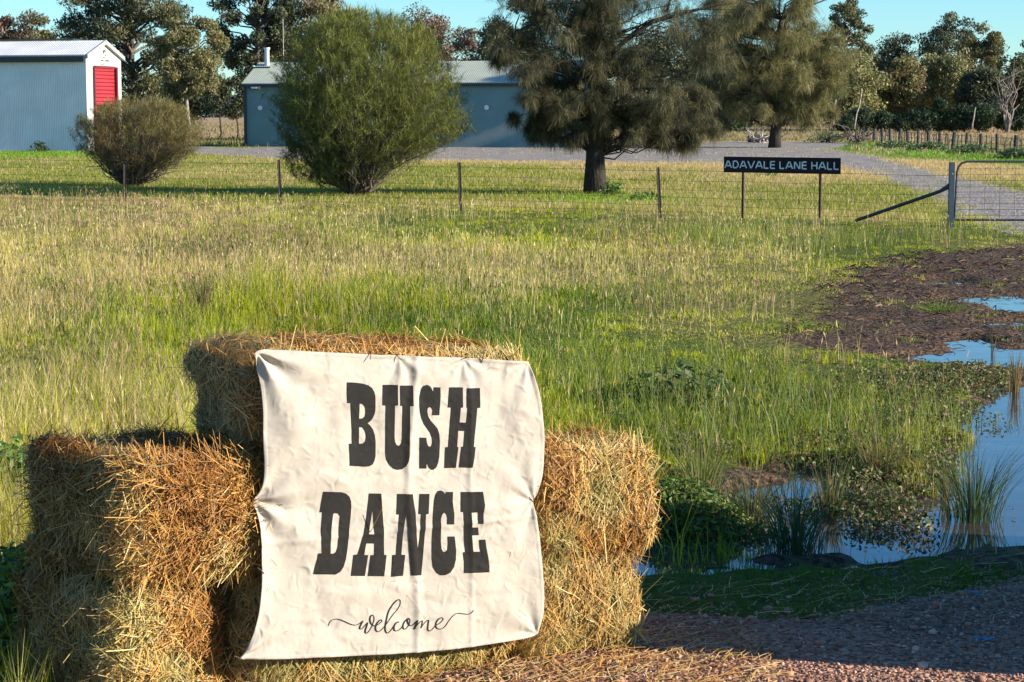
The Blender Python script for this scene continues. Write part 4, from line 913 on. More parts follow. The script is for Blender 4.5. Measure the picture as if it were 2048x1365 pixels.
GL = {'A': [((0, 0), (0.42, 1)), ((0.58, 1), (1, 0)), ((0.3, 0.3), (0.72, 0.3))], 'D': [((0.08, 0), (0.08, 1)), ((0.2, 1), (0.6, 1)), ((0.6, 1), (0.92, 0.7)), ((0.92, 0.7), (0.92, 0.3)), ((0.92, 0.3), (0.6, 0)), ((0.2, 0), (0.6, 0))],
      'V': [((0, 1), (0.45, 0)), ((0.55, 0), (1, 1))], 'L': [((0.08, 0), (0.08, 1)), ((0.2, 0.0), (0.9, 0.0))], 'E': [((0.08, 0), (0.08, 1)), ((0.22, 1), (0.9, 1)), ((0.22, 0.52), (0.85, 0.52)), ((0.22, 0), (0.9, 0))],
      'N': [((0.08, 0), (0.08, 1)), ((0.2, 0.95), (0.8, 0.05)), ((0.92, 0), (0.92, 1))], 'H': [((0.08, 0), (0.08, 1)), ((0.92, 0), (0.92, 1)), ((0.22, 0.5), (0.8, 0.5))]}
WD = {'A': 1.0, 'D': 0.9, 'V': 1.0, 'L': 0.75, 'E': 0.78, 'N': 0.95, 'H': 0.9}
txt = 'ADAVALE LANE HALL'; lh = SH * 0.42; adv = 0.24; tot = sum(0.42 if c == ' ' else WD[c] + adv for c in txt) - adv; sx_ = SL * 0.975 / tot
mb = MB(); x = SL * 0.012
for c in txt:
    if c == ' ': x += 0.42 * sx_; continue
    for (ax, ay), (bx, by) in GL[c]:
        a = np.array([x + ax * WD[c] * sx_, zb_ + SH * 0.30 + ay * lh]); b_ = np.array([x + bx * WD[c] * sx_, zb_ + SH * 0.30 + by * lh])
        d = (b_ - a) / np.linalg.norm(b_ - a); n_ = np.array([-d[1], d[0]]) * 0.0115; a = a - d * 0.004; b_ = b_ + d * 0.004
        mb.poly([(a[0] + n_[0], -0.0125, a[1] + n_[1]), (b_[0] + n_[0], -0.0125, b_[1] + n_[1]), (b_[0] - n_[0], -0.0125, b_[1] - n_[1]), (a[0] - n_[0], -0.0125, a[1] - n_[1])])
    x += (WD[c] + adv) * sx_
mb.build('lettering', M_letter, sg)
mb = MB()
for i in range(44):
    xx = SL * (0.04 + 0.92 * i / 44); zz = zb_ + SH * 0.17
    mb.poly([(xx, -0.012, zz), (xx + SL * 0.012, -0.012, zz), (xx + SL * 0.012, -0.012, zz + 0.007), (xx, -0.012, zz + 0.007)])
mb.build('dashed_rule', mat_simple('dull_maroon', (0.10, 0.025, 0.03), None, 0.6), sg)
# gate post, brace, gate
M_gpost = mat_simple('painted_pipe', (0.04, 0.07, 0.10), None, 0.5, 12); M_pipe = mat_simple('gate_pipe', (0.045, 0.045, 0.05), None, 0.55)
gp3, _ = fence_at(1902); gp = empty('gate_post', (gp3[0], gp3[1], 0)); tag(gp, 'blue grey steel gate post with a diagonal brace', 'gate post')
gY = gp3[1]; gz_ = ZY(325, gY)
MB().box((0, 0, gz_ / 2 - 0.1), (0.085, 0.085, gz_ + 0.2)).build('upright', M_gpost, gp)
MB().box((0.005, -0.045, gz_ - 0.19), (0.02, 0.006, 0.01)).build('bolt', M_white, gp)
br, bm_ = fence_at(1712); zbr = ZY(372, gY)
mb = MB(); bv_ = np.array([br[0] - gp3[0], br[1] - gp3[1]])
mb.tube([(bv_[0], bv_[1], 0.06), (bv_[0] * 0.12, bv_[1] * 0.12, zbr - 0.1), (-0.03, 0, zbr)], [0.03, 0.03, 0.045], 8); mb.build('brace', M_pipe, gp)
gt = empty('farm_gate', (gp3[0], gp3[1], 0), rad(-4)); tag(gt, 'open mesh farm gate of bent steel pipe hung on the blue post', 'gate')
gtop = ZY(323.5, gY); gbot = ZY(440, gY); GL_ = 3.6; xa = 0.085
mb = MB(); pts = [(xa - 0.02, 0, gbot), (xa, 0, gtop - 0.2), (xa + 0.02, 0, gtop - 0.1), (xa + 0.07, 0, gtop - 0.03), (xa + 0.16, 0, gtop), (xa + GL_ - 0.16, 0, gtop), (xa + GL_, 0, gtop - 0.16), (xa + GL_, 0, gbot), (xa - 0.02, 0, gbot)]
mb.tube(pts, 0.019, 8); mb.tube([(1.25, 0, gbot), (1.25, 0, gtop - 0.02)], 0.017, 6); mb.build('pipe_frame', M_pipe, gt)
mb = MB(); nz = 9
for i in range(nz):
    zz = gbot + (gtop - 0.1 - gbot) * (i + 0.8) / nz; mb.tube([(xa, -0.02, zz), (xa + GL_, -0.02, zz)], 0.0035, 4)
xx = xa + 0.22
while xx < xa + GL_ - 0.1: mb.tube([(xx, -0.02, gbot), (xx, -0.02, gtop - 0.1)], 0.0035, 4); xx += 0.245
mb.build('wire_mesh', M_wire, gt)

# ------------------------------------------------------------------ far timber fence (right)
M_timber = mat_simple('old_timber', (0.10, 0.085, 0.07), (0.04, 0.033, 0.03), 0.9, 8)
def far_fence():
    A = G(1745, 284); B = G(2012, 311); C2 = G(2140, 322)
    root = empty('timber_fence', (A[0], A[1], 0)); tag(root, 'old timber post fence running along the far grass on the right', 'fence')
    A3 = np.array([A[0], A[1]]); d = np.array(B) - A3; L = np.linalg.norm(d); d /= L; n = 0; m = -3.0
    rs = random.Random(4)
    while m < L + 12:
        p = A3 + d * m - A3; big = n % 3 == 0
        h = 0.98 * rs.uniform(0.93, 1.06) if big else 0.86 * rs.uniform(0.9, 1.08); r = rs.uniform(0.09, 0.13) if big else rs.uniform(0.025, 0.04)
        l = rs.uniform(-0.04, 0.14)
        MB().tube([(p[0], p[1], -0.2), (p[0] + l * 0.6, p[1], h * 0.6), (p[0] + l, p[1], h)], [r, r * 0.95, r * 0.9], 7).build('post' if big else 'dropper', M_timber, root)
        m += 1.35 + 0.1 * (m / L); n += 1
    mb = MB()
    for zz in (0.25, 0.5, 0.8): mb.tube([(-d[0] * 3, -d[1] * 3, zz), (d[0] * (L + 12), d[1] * (L + 12), zz)], 0.01, 3)
    mb.build('strand', M_wire, root)
far_fence()

# ------------------------------------------------------------------ trees
def limb_curve(a, b_, rs, sag=0.0, k=6, wob=0.06):
    a = np.array(a, float); b_ = np.array(b_, float); L = np.linalg.norm(b_ - a)
    t = np.linspace(0, 1, k)[:, None]; P = a + (b_ - a) * t
    P[:, 2] += (np.sin(t[:, 0] * np.pi) * sag * L)
    o = np.array([[rs.gauss(0, 1) for _ in range(3)] for _ in range(k)]) * wob * L * np.sin(t * np.pi)
    return P + o
def tree(name, label, cat, px, Y, htop, wpx, trunk_frac, nclump, nleaf, leaf, cols, bark, seed, fan=1.0, crad=0.2, trunk_r=0.22, lean=0.0, group=None, up=0.5, z0=None, hang=0.4, depthk=0.8, cz=0.5, rare=0.0, twig=True):
    """htop: photo row of the tip, wpx: crown width in photo pixels"""
    rs = random.Random(seed); g = np.random.default_rng(seed)
    X = XY(px, Y, 2); base = float(hgt(np.array([X]), np.array([Y]))[0])
    Hh = ZY(htop, Y) - base; Wc = wpx / FPX * Y
    root = empty(name, (X, Y, base)); tag(root, label, cat, group)
    zb = Hh * trunk_frac; zc = zb + (Hh - zb) * cz
    rx = Wc / 2; rz_ = (Hh - zb) / 2; cr = crad * min(Wc, Hh) 
    C = []
    tries = 0
    while len(C) < nclump and tries < 4000:
        tries += 1
        v = g.normal(size=3); v /= np.linalg.norm(v); r = g.uniform(0.35, 1.0) ** 0.6
        p = np.array([v[0] * (rx - cr * 0.45) * r, v[1] * (rx - cr * 0.45) * r * depthk, zc + v[2] * (rz_ - cr * 0.6) * r * (1.0 if v[2] > 0 else 2 * cz)])
        if all(np.linalg.norm((p - q) / np.array([1, 1, 0.9])) > cr * 0.5 for q in C): C.append(p)
    C = np.array(C)
    C[:, 0] += lean * Hh * (C[:, 2] / Hh)
    # trunk and limbs
    mb = MB(); fork = zb * 0.9 + 0.1
    tp = limb_curve((0, 0, -0.3), (lean * Hh * 0.5, 0, min(Hh * 0.72, zc + rz_ * 0.4)), rs, 0, 7, 0.025)
    mb.tube(tp, [trunk_r * (1.25 if i == 0 else 1 - 0.11 * i) for i in range(7)], 8)
    for q in C:
        f = min(0.95, max(0.15, (q[2] - 0.35 * np.hypot(q[0], q[1]) * up * 2) / (tp[-1][2]))); f = max(f, min(0.9, fork / tp[-1][2]))
        i = f * 6; i0 = min(5, int(i)); s = tp[i0] + (tp[i0 + 1] - tp[i0]) * (i - i0)
        c = limb_curve(s, q, rs, 0.05, 5, 0.07); r0_ = trunk_r * (0.42 - 0.2 * f) + 0.015
        mb.tube(c, [r0_ * (1 - 0.2 * k) + 0.006 for k in range(5)], 5, cap=False)
        if twig:
            for _ in range(3):
                e = q + g.normal(size=3) * cr * 0.6; mb.tube([tuple(c[3]), tuple((c[3] + e) / 2 + g.normal(size=3) * 0.1 * cr), tuple(e)], [r0_ * 0.35 + 0.004, r0_ * 0.22 + 0.003, 0.004], 4, cap=False)
    mb.build('trunk', bark, root, smooth=True)
    # foliage
    k = g.integers(0, len(C), nleaf); v = g.normal(size=(nleaf, 3)); v /= np.linalg.norm(v, axis=1, keepdims=True)
    rr = g.uniform(0, 1, nleaf) ** 0.42 * cr * (0.75 + 0.5 * g.uniform(0, 1, len(C))[k])
    lump = 0.75 + 0.5 * vnoise(v[:, 0] * 2.3 + k * 7, v[:, 2] * 2.3 + v[:, 1] * 1.7, seed)
    c = C[k] + v * (rr * lump)[:, None] * np.array([1.1, 1.1, 0.8])
    d = g.normal(size=(nleaf, 3)); d[:, 2] -= hang * 2; d /= np.linalg.norm(d, axis=1, keepdims=True)
    s = np.cross(d, g.normal(size=(nleaf, 3))); s /= np.linalg.norm(s, axis=1, keepdims=True) + 1e-9
    L = leaf * g.uniform(0.6, 1.35, nleaf)[:, None]
    pal = np.array(cols); ci = np.clip((g.uniform(0, 1, len(C))[k] * 0.6 + g.uniform(0, 1, nleaf) * 0.4) * len(pal), 0, len(pal) - 1).astype(int)
    Cc = pal[ci] * g.uniform(0.7, 1.3, nleaf)[:, None]
    V, F, Cc = cards(c, d * L, s * L * 0.38, Cc)
    mesh_np('crown', V, F, M_leaf, Cc, parent=root)
    return root
EU_D = [(0.04, 0.052, 0.03), (0.075, 0.09, 0.045), (0.13, 0.13, 0.06)]
EU_O = [(0.12, 0.12, 0.05), (0.17, 0.16, 0.065), (0.23, 0.20, 0.085)]
EU_R = [(0.14, 0.085, 0.05), (0.19, 0.11, 0.065), (0.10, 0.085, 0.045)]
EU_G = [(0.15, 0.16, 0.06), (0.23, 0.23, 0.09), (0.33, 0.31, 0.13)]
GTR = 'trees behind the hall and shed'; GTW = 'trees of the wood beyond the far paddock'
T = tree
# left side
T('gum_tree', 'wide dark gum tree towering over the red doored shed', 'gum tree', 268, 138, -70, 320, 0.04, 110, 40000, 0.12, EU_D + EU_O[:2], M_barkgrey, 1, crad=0.075, trunk_r=0.35, lean=-0.02, group=GTR, cz=0.6)
T('gum_tree', 'olive gum tree with pale forked branches right of the red doored shed', 'gum tree', 378, 130, 10, 165, 0.22, 40, 20000, 0.11, EU_O, M_barkpale, 2, crad=0.12, trunk_r=0.16, group=GTR)
T('gum_tree', 'lanky dark gum tree above the left end of the hall roof', 'gum tree', 515, 150, -50, 185, 0.3, 52, 24000, 0.13, EU_D, M_barkgrey, 3, crad=0.095, trunk_r=0.28, lean=0.01, group=GTR, cz=0.6)
T('gum_tree', 'brownish gum tree standing behind the thin mast', 'gum tree', 640, 152, -50, 215, 0.15, 60, 30000, 0.12, EU_O + EU_R, M_barkpale, 4, crad=0.10, trunk_r=0.25, group=GTR)
T('gum_tree', 'reddish crowned tree peeking over the right shoulder of the round bush', 'gum tree', 850, 145, 4, 150, 0.2, 36, 18000, 0.11, EU_R, M_barkgrey, 5, crad=0.2, trunk_r=0.15, group=GTR)
T('gum_tree', 'thin pale pinkish tree in the gap above the hall roof ridge', 'gum tree', 934, 150, 32, 84, 0.15, 26, 8000, 0.11, [(0.2, 0.14, 0.11), (0.15, 0.12, 0.08)], M_barkpale, 6, crad=0.2, trunk_r=0.1, group=GTR)
T('gum_tree', 'dark leafy gum tree just left of the black trunked sheoak', 'gum tree', 1030, 146, -30, 190, 0.1, 50, 26000, 0.12, EU_D, M_barkgrey, 7, crad=0.12, trunk_r=0.2, group=GTR)
T('young_tree', 'small dark tree in the gap nearest the hall corner', 'tree', 474, 158, 140, 62, 0.2, 22, 5000, 0.12, EU_D, M_bark, 8, crad=0.24, trunk_r=0.07, group=GTR)
T('young_tree', 'small dark tree with a bare vase of stems left of its twin by the hall', 'tree', 440, 162, 140, 58, 0.3, 22, 5000, 0.12, EU_D, M_bark, 9, crad=0.24, trunk_r=0.08, group=GTR)
T('young_tree', 'dense dark tree under the olive gum at the field gap', 'tree', 370, 150, 130, 130, 0.15, 34, 12000, 0.13, EU_D, M_bark, 10, crad=0.22, trunk_r=0.12, group=GTR)
for i, (px, tp_, wp, cc, lb) in enumerate(((10, -25, 64, EU_R, 'rusty brown treetop above the shed roof at the picture edge'), (66, -18, 66, EU_R + EU_O, 'pointed rusty treetop in the middle of the three above the shed roof'), (97, 30, 38, EU_O, 'smallest pale treetop of the three above the shed roof'))):
    T('gum_tree', lb, 'gum tree', px, 170, tp_, wp * 1.25, 0.1, 34, 9000, 0.16, cc, M_barkgrey, 20 + i, crad=0.24, trunk_r=0.15, group=GTR, cz=0.45)
# right wood
R_ = [
 (1340, 190, 20, 170, 0.1, EU_D, 'dark tree filling the gap behind the big black sheoak', 0.2),
 (1440, 200, 60, 150, 0.08, EU_D + EU_O, 'dark spreading tree between the two sheoaks', 0.2),
 (1690, 205, -8, 105, 0.45, EU_D + EU_O[:1], 'tall open crowned gum with a bare leaning trunk left of the sky gap', 0.17),
 (1700, 188, 92, 130, 0.15, EU_G + EU_O, 'bright olive gum just right of the brown sheoak', 0.2),
 (1742, 225, 100, 90, 0.1, EU_D, 'low dark tree at the bottom of the sky gap', 0.24),
 (1795, 215, 62, 90, 0.1, EU_D, 'dark rounded tree right of the sky gap', 0.24),
 (1803, 190, 100, 95, 0.12, EU_O + EU_R[:1], 'bronze green tree in front of the dark rounded one', 0.24),
 (1893, 215, 18, 130, 0.2, EU_D + EU_O[:1], 'tallest broad gum of the right wood', 0.17),
 (1900, 192, 95, 120, 0.3, EU_G + EU_O, 'sunlit olive gum below the tallest one', 0.2),
 (1962, 205, 42, 95, 0.12, EU_O[:2] + EU_D[2:], 'feathery green conifer like tree beside the tallest gum', 0.2),
 (1960, 188, 120, 90, 0.12, EU_D, 'dark tree with a low crown left of the bare white tree', 0.24),
 (2055, 205, 78, 80, 0.1, EU_D, 'dark tree cut by the right picture edge', 0.24),
 (2030, 222, 105, 80, 0.15, EU_R + EU_O, 'thin brownish tree behind the bare white one', 0.22),
 (1850, 228, 110, 110, 0.1, EU_D, 'shadowy tree deep in the middle of the right wood', 0.24),
 (1600, 215, 60, 150, 0.1, EU_D, 'dark tree hidden behind the brown sheoak', 0.22),
 (1500, 220, 70, 150, 0.1, EU_D, 'dim tree behind the left edge of the brown sheoak', 0.22),
]
for i, (px, Y, tp_, wp, tf, cc, lb, cr_) in enumerate(R_):
    T('gum_tree', lb, 'gum tree', px, Y, tp_, wp * 1.15, tf * 0.6, 48, 14000, 0.16, cc, M_barkpale if tf >= 0.3 else M_barkgrey, 40 + i, crad=cr_ * 0.72, trunk_r=0.22, group=GTW, cz=0.5)
GC = 'young cypress pines in front of the wood'
for i, (px, tp_, wp, lb) in enumerate(((1462, 215, 70, 'dark cypress shrub between the two sheoak trunks'), (1722, 205, 50, 'squat dark cypress right of the brown sheoak'), (1768, 215, 44, 'blue green cypress nearest the start of the timber fence'), (1840, 210, 60, 'very dark cypress left of the slender pair'), (1878, 188, 34, 'slender tall cypress in the middle of the row'), (1905, 212, 42, 'short dark cypress beside the slender one'), (1930, 205, 44, 'plump mid green cypress under the tallest gum'), (1966, 198, 52, 'broad cypress left of the bare white tree'), (2012, 215, 40, 'dark cypress at the foot of the bare white tree'), (2040, 200, 40, 'tall cypress at the right picture edge'), (1690, 222, 60, 'low dark cypress behind the leaning log'), (1800, 222, 50, 'small dark cypress under the bronze green tree'))):
    T('cypress_pine', lb, 'cypress', px, 182, tp_, wp, 0.02, 16, 5000, 0.12, [(0.03, 0.055, 0.025), (0.045, 0.075, 0.035), (0.07, 0.09, 0.04)], M_bark, 70 + i, crad=0.3, trunk_r=0.08, group=GC, hang=-0.5, cz=0.42, twig=False)
def wood_mass():
    N = 52000; px = rng.uniform(1230, 2500, N); Y = rng.uniform(236, 252, N); x = (px - CX) / FPX * Y
    top = 3.2 + 6.5 * fbm(x * 0.16, x * 0 + 3, 15, 3); z = 0.7 + rng.uniform(0, 1, N) ** 0.8 * top; d = runit(N); s = np.cross(d, runit(N))
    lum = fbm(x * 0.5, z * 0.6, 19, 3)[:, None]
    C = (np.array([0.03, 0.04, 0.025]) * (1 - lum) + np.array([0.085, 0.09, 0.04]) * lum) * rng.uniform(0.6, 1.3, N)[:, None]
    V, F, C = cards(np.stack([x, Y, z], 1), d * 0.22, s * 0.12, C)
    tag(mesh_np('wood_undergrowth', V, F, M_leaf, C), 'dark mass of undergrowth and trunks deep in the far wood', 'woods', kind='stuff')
wood_mass()
def far_woods():
    N = 9000; x = rng.uniform(-420, 420, N); y = 1250 + rng.normal(0, 12, N)
    z = 0.75 + rng.uniform(0, 1, N) * (4 + 5 * fbm(x * 0.02, x * 0 + 1, 5, 3)); d = runit(N); s = np.cross(d, runit(N))
    C = np.tile([0.05, 0.065, 0.05], (N, 1)) * rng.uniform(0.6, 1.3, N)[:, None]
    V, F, C = cards(np.stack([x, y, z], 1), d * 2.0, s * 1.6, C)
    tag(mesh_np('far_woods', V, F, M_leaf, C), 'thin dark line of distant woods on the horizon', 'woods', kind='stuff')
far_woods()
def bare_tree(px, Y, htop, seed, label, w=60, name='dead_tree', n=8):
    rs = random.Random(seed); X = XY(px, Y); base = float(hgt(np.array([X]), np.array([Y]))[0]); Hh = ZY(htop, Y) - base; W = w / FPX * Y
    mb = MB()
    for i in range(n):
        e = (rs.uniform(-0.5, 0.5) * W, rs.uniform(-0.4, 0.4) * W, Hh * rs.uniform(0.65, 1.0)); c = limb_curve((0, 0, -0.2), e, rs, 0.02, 6, 0.08)
        mb.tube(c, [0.085 - 0.013 * k for k in range(6)], 5)
        for _ in range(4):
            j = rs.randint(2, 4); q = c[j] + np.array([rs.gauss(0, 0.9), rs.gauss(0, 0.9), rs.uniform(0.4, 1.8)]); mb.tube([tuple(c[j]), tuple(q)], [0.04, 0.015], 4)
    o = mb.build(name, mat_simple('bark_silver', (0.30, 0.26, 0.22), (0.14, 0.12, 0.10), 0.9, 3)); o.location = (X, Y, base); tag(o, label, 'dead tree')
bare_tree(2015, 180, 135, 5, 'bare white branched tree near the right picture edge', 55)
def pole(px0, py0, px1, py1, Y, r, label, mat, name='fallen_log', cat='log'):
    a = (XY(px0, Y), Y, ZY(py0, Y)); b_ = (XY(px1, Y), Y + 0.5, ZY(py1, Y)); rs = random.Random(px0)
    o = MB().tube([tuple(p - np.array(a)) for p in limb_curve(a, b_, rs, 0, 6, 0.02)], [r * (1 - 0.08 * k) for k in range(6)], 7).build(name, mat, smooth=True); o.location = a; tag(o, label, cat)
pole(1708, 258, 1724, 178, 172, 0.07, 'thin pale leaning dead trunk above the leaning log', M_barkpale, 'dead_sapling', 'dead sapling')
pole(1665, 250, 1672, 200, 176, 0.13, 'short white trunk beside the brown sheoak foliage', M_barkpale, 'dead_sapling', 'dead sapling')
pole(1944, 257, 1952, 215, 172, 0.07, 'thin white stick trunk among the young cypresses', M_barkpale, 'dead_sapling', 'dead sapling')
pole(1652, 283, 1706, 266, 138, 0.22, 'dark log leaning up towards the timber fence', M_bark)
pole(1497, 279, 1552, 273, 140, 0.30, 'dark fallen log on the ground behind the brown sheoak trunk', M_bark)
def branch_heap(px, py, Y, w, label, mat, n=40, h=1.0):
    X = XY(px, Y); rs = random.Random(int(px)); mb = MB()
    for _ in range(n):
        a = (rs.uniform(-w, w), rs.uniform(-0.8, 0.8), rs.uniform(0, 0.3)); b_ = (a[0] + rs.gauss(0, 0.7), a[1] + rs.gauss(0, 0.4), rs.uniform(0.2, h)); mb.tube([tuple(p) for p in limb_curve(a, b_, rs, 0, 4, 0.1)], [0.06, 0.05, 0.035, 0.015], 5)
    o = mb.build('branch_heap', mat); o.location = (X, Y, 0); tag(o, label, 'branches')
branch_heap(1518, 270, 138, 0.8, 'pale broken branches stacked on the fallen log', M_barkpale, 22, 1.3)
branch_heap(1712, 270, 136, 0.5, 'tangled stump and dead wood at the end of the timber fence', M_barkgrey, 26, 1.5)

# fine foliaged plants -------------------------------------------------
def strands(root3, dir3, L, wd, droop, C, K=4, g=rng, name='crown', parent=None, mat=M_needle):
    n = len(root3); t = np.linspace(0, 1, K)[None, :, None]
    P = root3[:, None, :] + dir3[:, None, :] * (L[:, None, None] * t); P[:, :, 2] -= (droop * L)[:, None] * (t[:, :, 0] ** 2)
    W = wd[:, None] * (1 - 0.7 * t[0, :, 0][None, :])
    a = g.uniform(-1.3, 1.3, n); side = np.stack([np.cos(a), np.sin(a), g.normal(0, 0.3, n)], 1)
    V, F, CC = ribbons(P, W, side, C)
    return mesh_np(name, V, F, mat, CC, parent=parent)

def shrub(name, label, px, py, prof, n, seed, cols, L0, wd, nst, bark, trunk_r, hole=0.42, low=0.0, per=34, spike=0.12):
    """prof: list of (photo row, left px, right px) of the crown outline; sprays sit on limbs fanning from the base"""
    g = np.random.default_rng(seed); rs = random.Random(seed)
    X, Y = G(px, py); root = empty(name, (X, Y, 0)); tag(root, label, 'bush')
    z = np.array([ZY(p[0], Y) for p in prof]); xl = np.array([XY(p[1], Y) for p in prof]) - X; xr = np.array([XY(p[2], Y) for p in prof]) - X
    o = np.argsort(z); z, xl, xr = z[o], xl[o], xr[o]; Ht = z[-1]
    nb = n // per; m = nb * 5
    zz = g.uniform(z[0], z[-1], m); wl = np.interp(zz, z, xl); wr = np.interp(zz, z, xr); c = (wl + wr) / 2; hw = (wr - wl) / 2
    a = g.uniform(0, 2 * np.pi, m); r = g.uniform(0.12, 1, m) ** 0.5
    r = r * (1 + spike * (vnoise(np.cos(a) * 5 + zz * 4, np.sin(a) * 5 - zz * 4, seed) * 2 - 1.2)) * (1 + (g.uniform(0, 1, m) > 0.93) * 0.07)
    B = np.stack([c + np.cos(a) * r * hw, np.sin(a) * r * hw * 0.95, zz], 1)
    f = 0.5 * vnoise(B[:, 0] * 2.1 + zz * 0.9 + 40, B[:, 1] * 2.1 - zz * 1.5 + 40, seed + 1) + 0.5 * vnoise(B[:, 0] * 4.6 - B[:, 1] * 2 + 40, zz * 4.6 + B[:, 1] * 3 + 40, seed + 2)
    keep = (g.uniform(0, hw.max(), m) < hw + 0.1) & (f > hole * (1 - 0.25 * r)) & (g.uniform(0, 1, m) > low * sst(0.42, 0.05, zz / Ht))
    B, a, r, zz, f = [q[keep][:nb] for q in (B, a, r, zz, f)]; nb = len(B)
    base = np.array([0, 0, 0.1]); D0 = B - base; D0 /= np.linalg.norm(D0, axis=1, keepdims=True); D0 = D0 * 0.75 + g.normal(0, 0.48, (nb, 3)); D0[:, 2] += 0.05; D0 /= np.linalg.norm(D0, axis=1, keepdims=True)
    bq = g.integers(0, nb, n); tw = g.uniform(-1, 0.35, n)[:, None] * L0 * 1.3            # strands leave a twiglet along its length
    P = B[bq] + D0[bq] * tw + g.normal(0, 0.02, (n, 3))
    D = D0[bq] * 0.8 + g.normal(0, 0.55, (n, 3)); D /= np.linalg.norm(D, axis=1, keepdims=True)
    L = L0 * g.uniform(0.3, 0.85, n) * (1 + 0.5 * (tw[:, 0] > 0))
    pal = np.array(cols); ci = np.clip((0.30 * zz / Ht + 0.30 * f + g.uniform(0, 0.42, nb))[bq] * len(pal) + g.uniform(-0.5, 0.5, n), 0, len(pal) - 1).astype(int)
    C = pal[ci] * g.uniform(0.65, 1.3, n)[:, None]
    P[:, 2] = np.maximum(P[:, 2], 0.1)
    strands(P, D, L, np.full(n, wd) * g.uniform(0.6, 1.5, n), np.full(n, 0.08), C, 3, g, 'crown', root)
    mb = MB()
    for i in range(nst):
        e = B[g.integers(0, nb)]; st = (rs.gauss(0, trunk_r * 0.8), rs.gauss(0, trunk_r * 0.8), 0.0)
        cc = limb_curve(st, e, rs, -0.07, 7, 0.035); r0_ = trunk_r * 0.33 * rs.uniform(0.3, 1) ** 1.5 + 0.006
        mb.tube(cc, [max(0.004, r0_ * (1 - 0.15 * q)) for q in range(7)], 5, cap=False)
        for _ in range(3):
            q = cc[rs.randint(3, 5)]; mb.tube([tuple(q), tuple(q + (e - np.array(st)) * 0.16 + g.normal(size=3) * 0.14)], [0.008, 0.004], 4, cap=False)
    mb.tube([(0, 0, -0.1), (0, 0, 0.16)], [trunk_r * 1.3, trunk_r * 0.9], 8)
    mb.build('trunk', bark, root, smooth=True)
    return root
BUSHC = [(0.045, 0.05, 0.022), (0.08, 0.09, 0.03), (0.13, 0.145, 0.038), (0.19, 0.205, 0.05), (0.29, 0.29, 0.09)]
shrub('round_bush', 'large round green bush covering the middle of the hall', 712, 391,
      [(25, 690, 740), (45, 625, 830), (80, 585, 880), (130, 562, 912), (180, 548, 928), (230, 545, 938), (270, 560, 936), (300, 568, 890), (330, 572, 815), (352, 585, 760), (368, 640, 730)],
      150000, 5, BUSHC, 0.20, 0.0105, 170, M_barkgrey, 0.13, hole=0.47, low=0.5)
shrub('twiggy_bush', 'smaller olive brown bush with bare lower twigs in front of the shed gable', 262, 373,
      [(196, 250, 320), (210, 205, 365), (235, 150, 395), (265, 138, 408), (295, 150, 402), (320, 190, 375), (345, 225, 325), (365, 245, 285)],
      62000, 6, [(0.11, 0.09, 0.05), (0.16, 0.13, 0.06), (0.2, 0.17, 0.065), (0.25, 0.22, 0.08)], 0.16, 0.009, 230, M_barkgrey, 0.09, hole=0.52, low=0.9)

def sheoak(name, label, px, py, htop, limbs, clumps, n, seed, cols, wd, Ls, trunk_r, trunk_top, bark=M_bark, lean=0.0):
    g = np.random.default_rng(seed); rs = random.Random(seed); X, Y = G(px, py); root = empty(name, (X, Y, 0)); tag(root, label, 'sheoak tree')
    def W(x, y_, dy=0.0): return np.array([XY(x, Y) - X, dy, ZY(y_, Y)])
    mb = MB(); tp = np.array([W(px + lean * i / 6 + rs.gauss(0, 2), py + (trunk_top - py) * i / 6) for i in range(7)]); tp[0] = [0, 0, -0.1]
    mb.tube(tp, [trunk_r * (1.22 if i == 0 else 1 - 0.1 * i) for i in range(7)], 10)
    for pts, r in limbs:
        P = [W(*p) for p in pts]; mb.tube(P, [r * (1 - 0.7 * i / (len(P) - 1)) for i in range(len(P))], 6)
    C = [];Rr = []
    for (cx_, cy_, rx_, ry_, dens) in clumps:
        for _ in range(dens):
            a = g.uniform(0, 6.28); q = g.uniform(0, 1) ** 0.5
            C.append(W(cx_ + math.cos(a) * rx_ * q, cy_ + math.sin(a) * ry_ * q, g.normal(0, 0.5) * rx_ / FPX * Y)); Rr.append(g.uniform(0.2, 0.45) * min(rx_, ry_) / FPX * Y)
    C = np.array(C); Rr = np.array(Rr)
    for q in C:
        i = np.argmin(np.linalg.norm(tp - q * np.array([0.3, 0.3, 0.85]), axis=1)); c = limb_curve(tp[i], q, rs, 0.08, 6, 0.06); r0_ = 0.022 * Y / 47
        mb.tube(c, [r0_ * (1 - 0.16 * k) for k in range(6)], 5, cap=False)
    mb.build('trunk', bark, root, smooth=True)
    k = g.integers(0, len(C), n); v = runit(n); rr = g.uniform(0, 1, n) ** 0.5 * Rr[k] * 1.05
    P = C[k] + v * rr[:, None] * np.array([1.2, 1.2, 0.8])
    # twiglets come in bunches: quantise their roots
    bq = g.integers(0, max(1, n // 14), n); off_ = g.normal(0, 1, (n // 14 + 1, 3))
    P = P[bq] + g.normal(0, 0.035 * Y / 47, (n, 3))
    out = v[bq]; bd = g.normal(0, 0.5, (n // 14 + 1, 3))[bq]; D = out * 0.5 + bd + g.normal(0, 0.22, (n, 3)); D /= np.linalg.norm(D, axis=1, keepdims=True)
    L = Ls * g.uniform(0.5, 1.3, n); pal = np.array(cols); ci = np.clip((g.uniform(0, 1, n)[bq] * 0.7 + g.uniform(0, 0.3, n)) * len(pal), 0, len(pal) - 1).astype(int)
    strands(P, D, L, wd * g.uniform(0.6, 1.4, n), g.uniform(0.15, 0.6, n), pal[ci] * g.uniform(0.65, 1.3, n)[:, None], 4, g, 'crown', root)
SH = [(0.035, 0.042, 0.024), (0.06, 0.065, 0.035), (0.12, 0.115, 0.06), (0.24, 0.20, 0.10)]
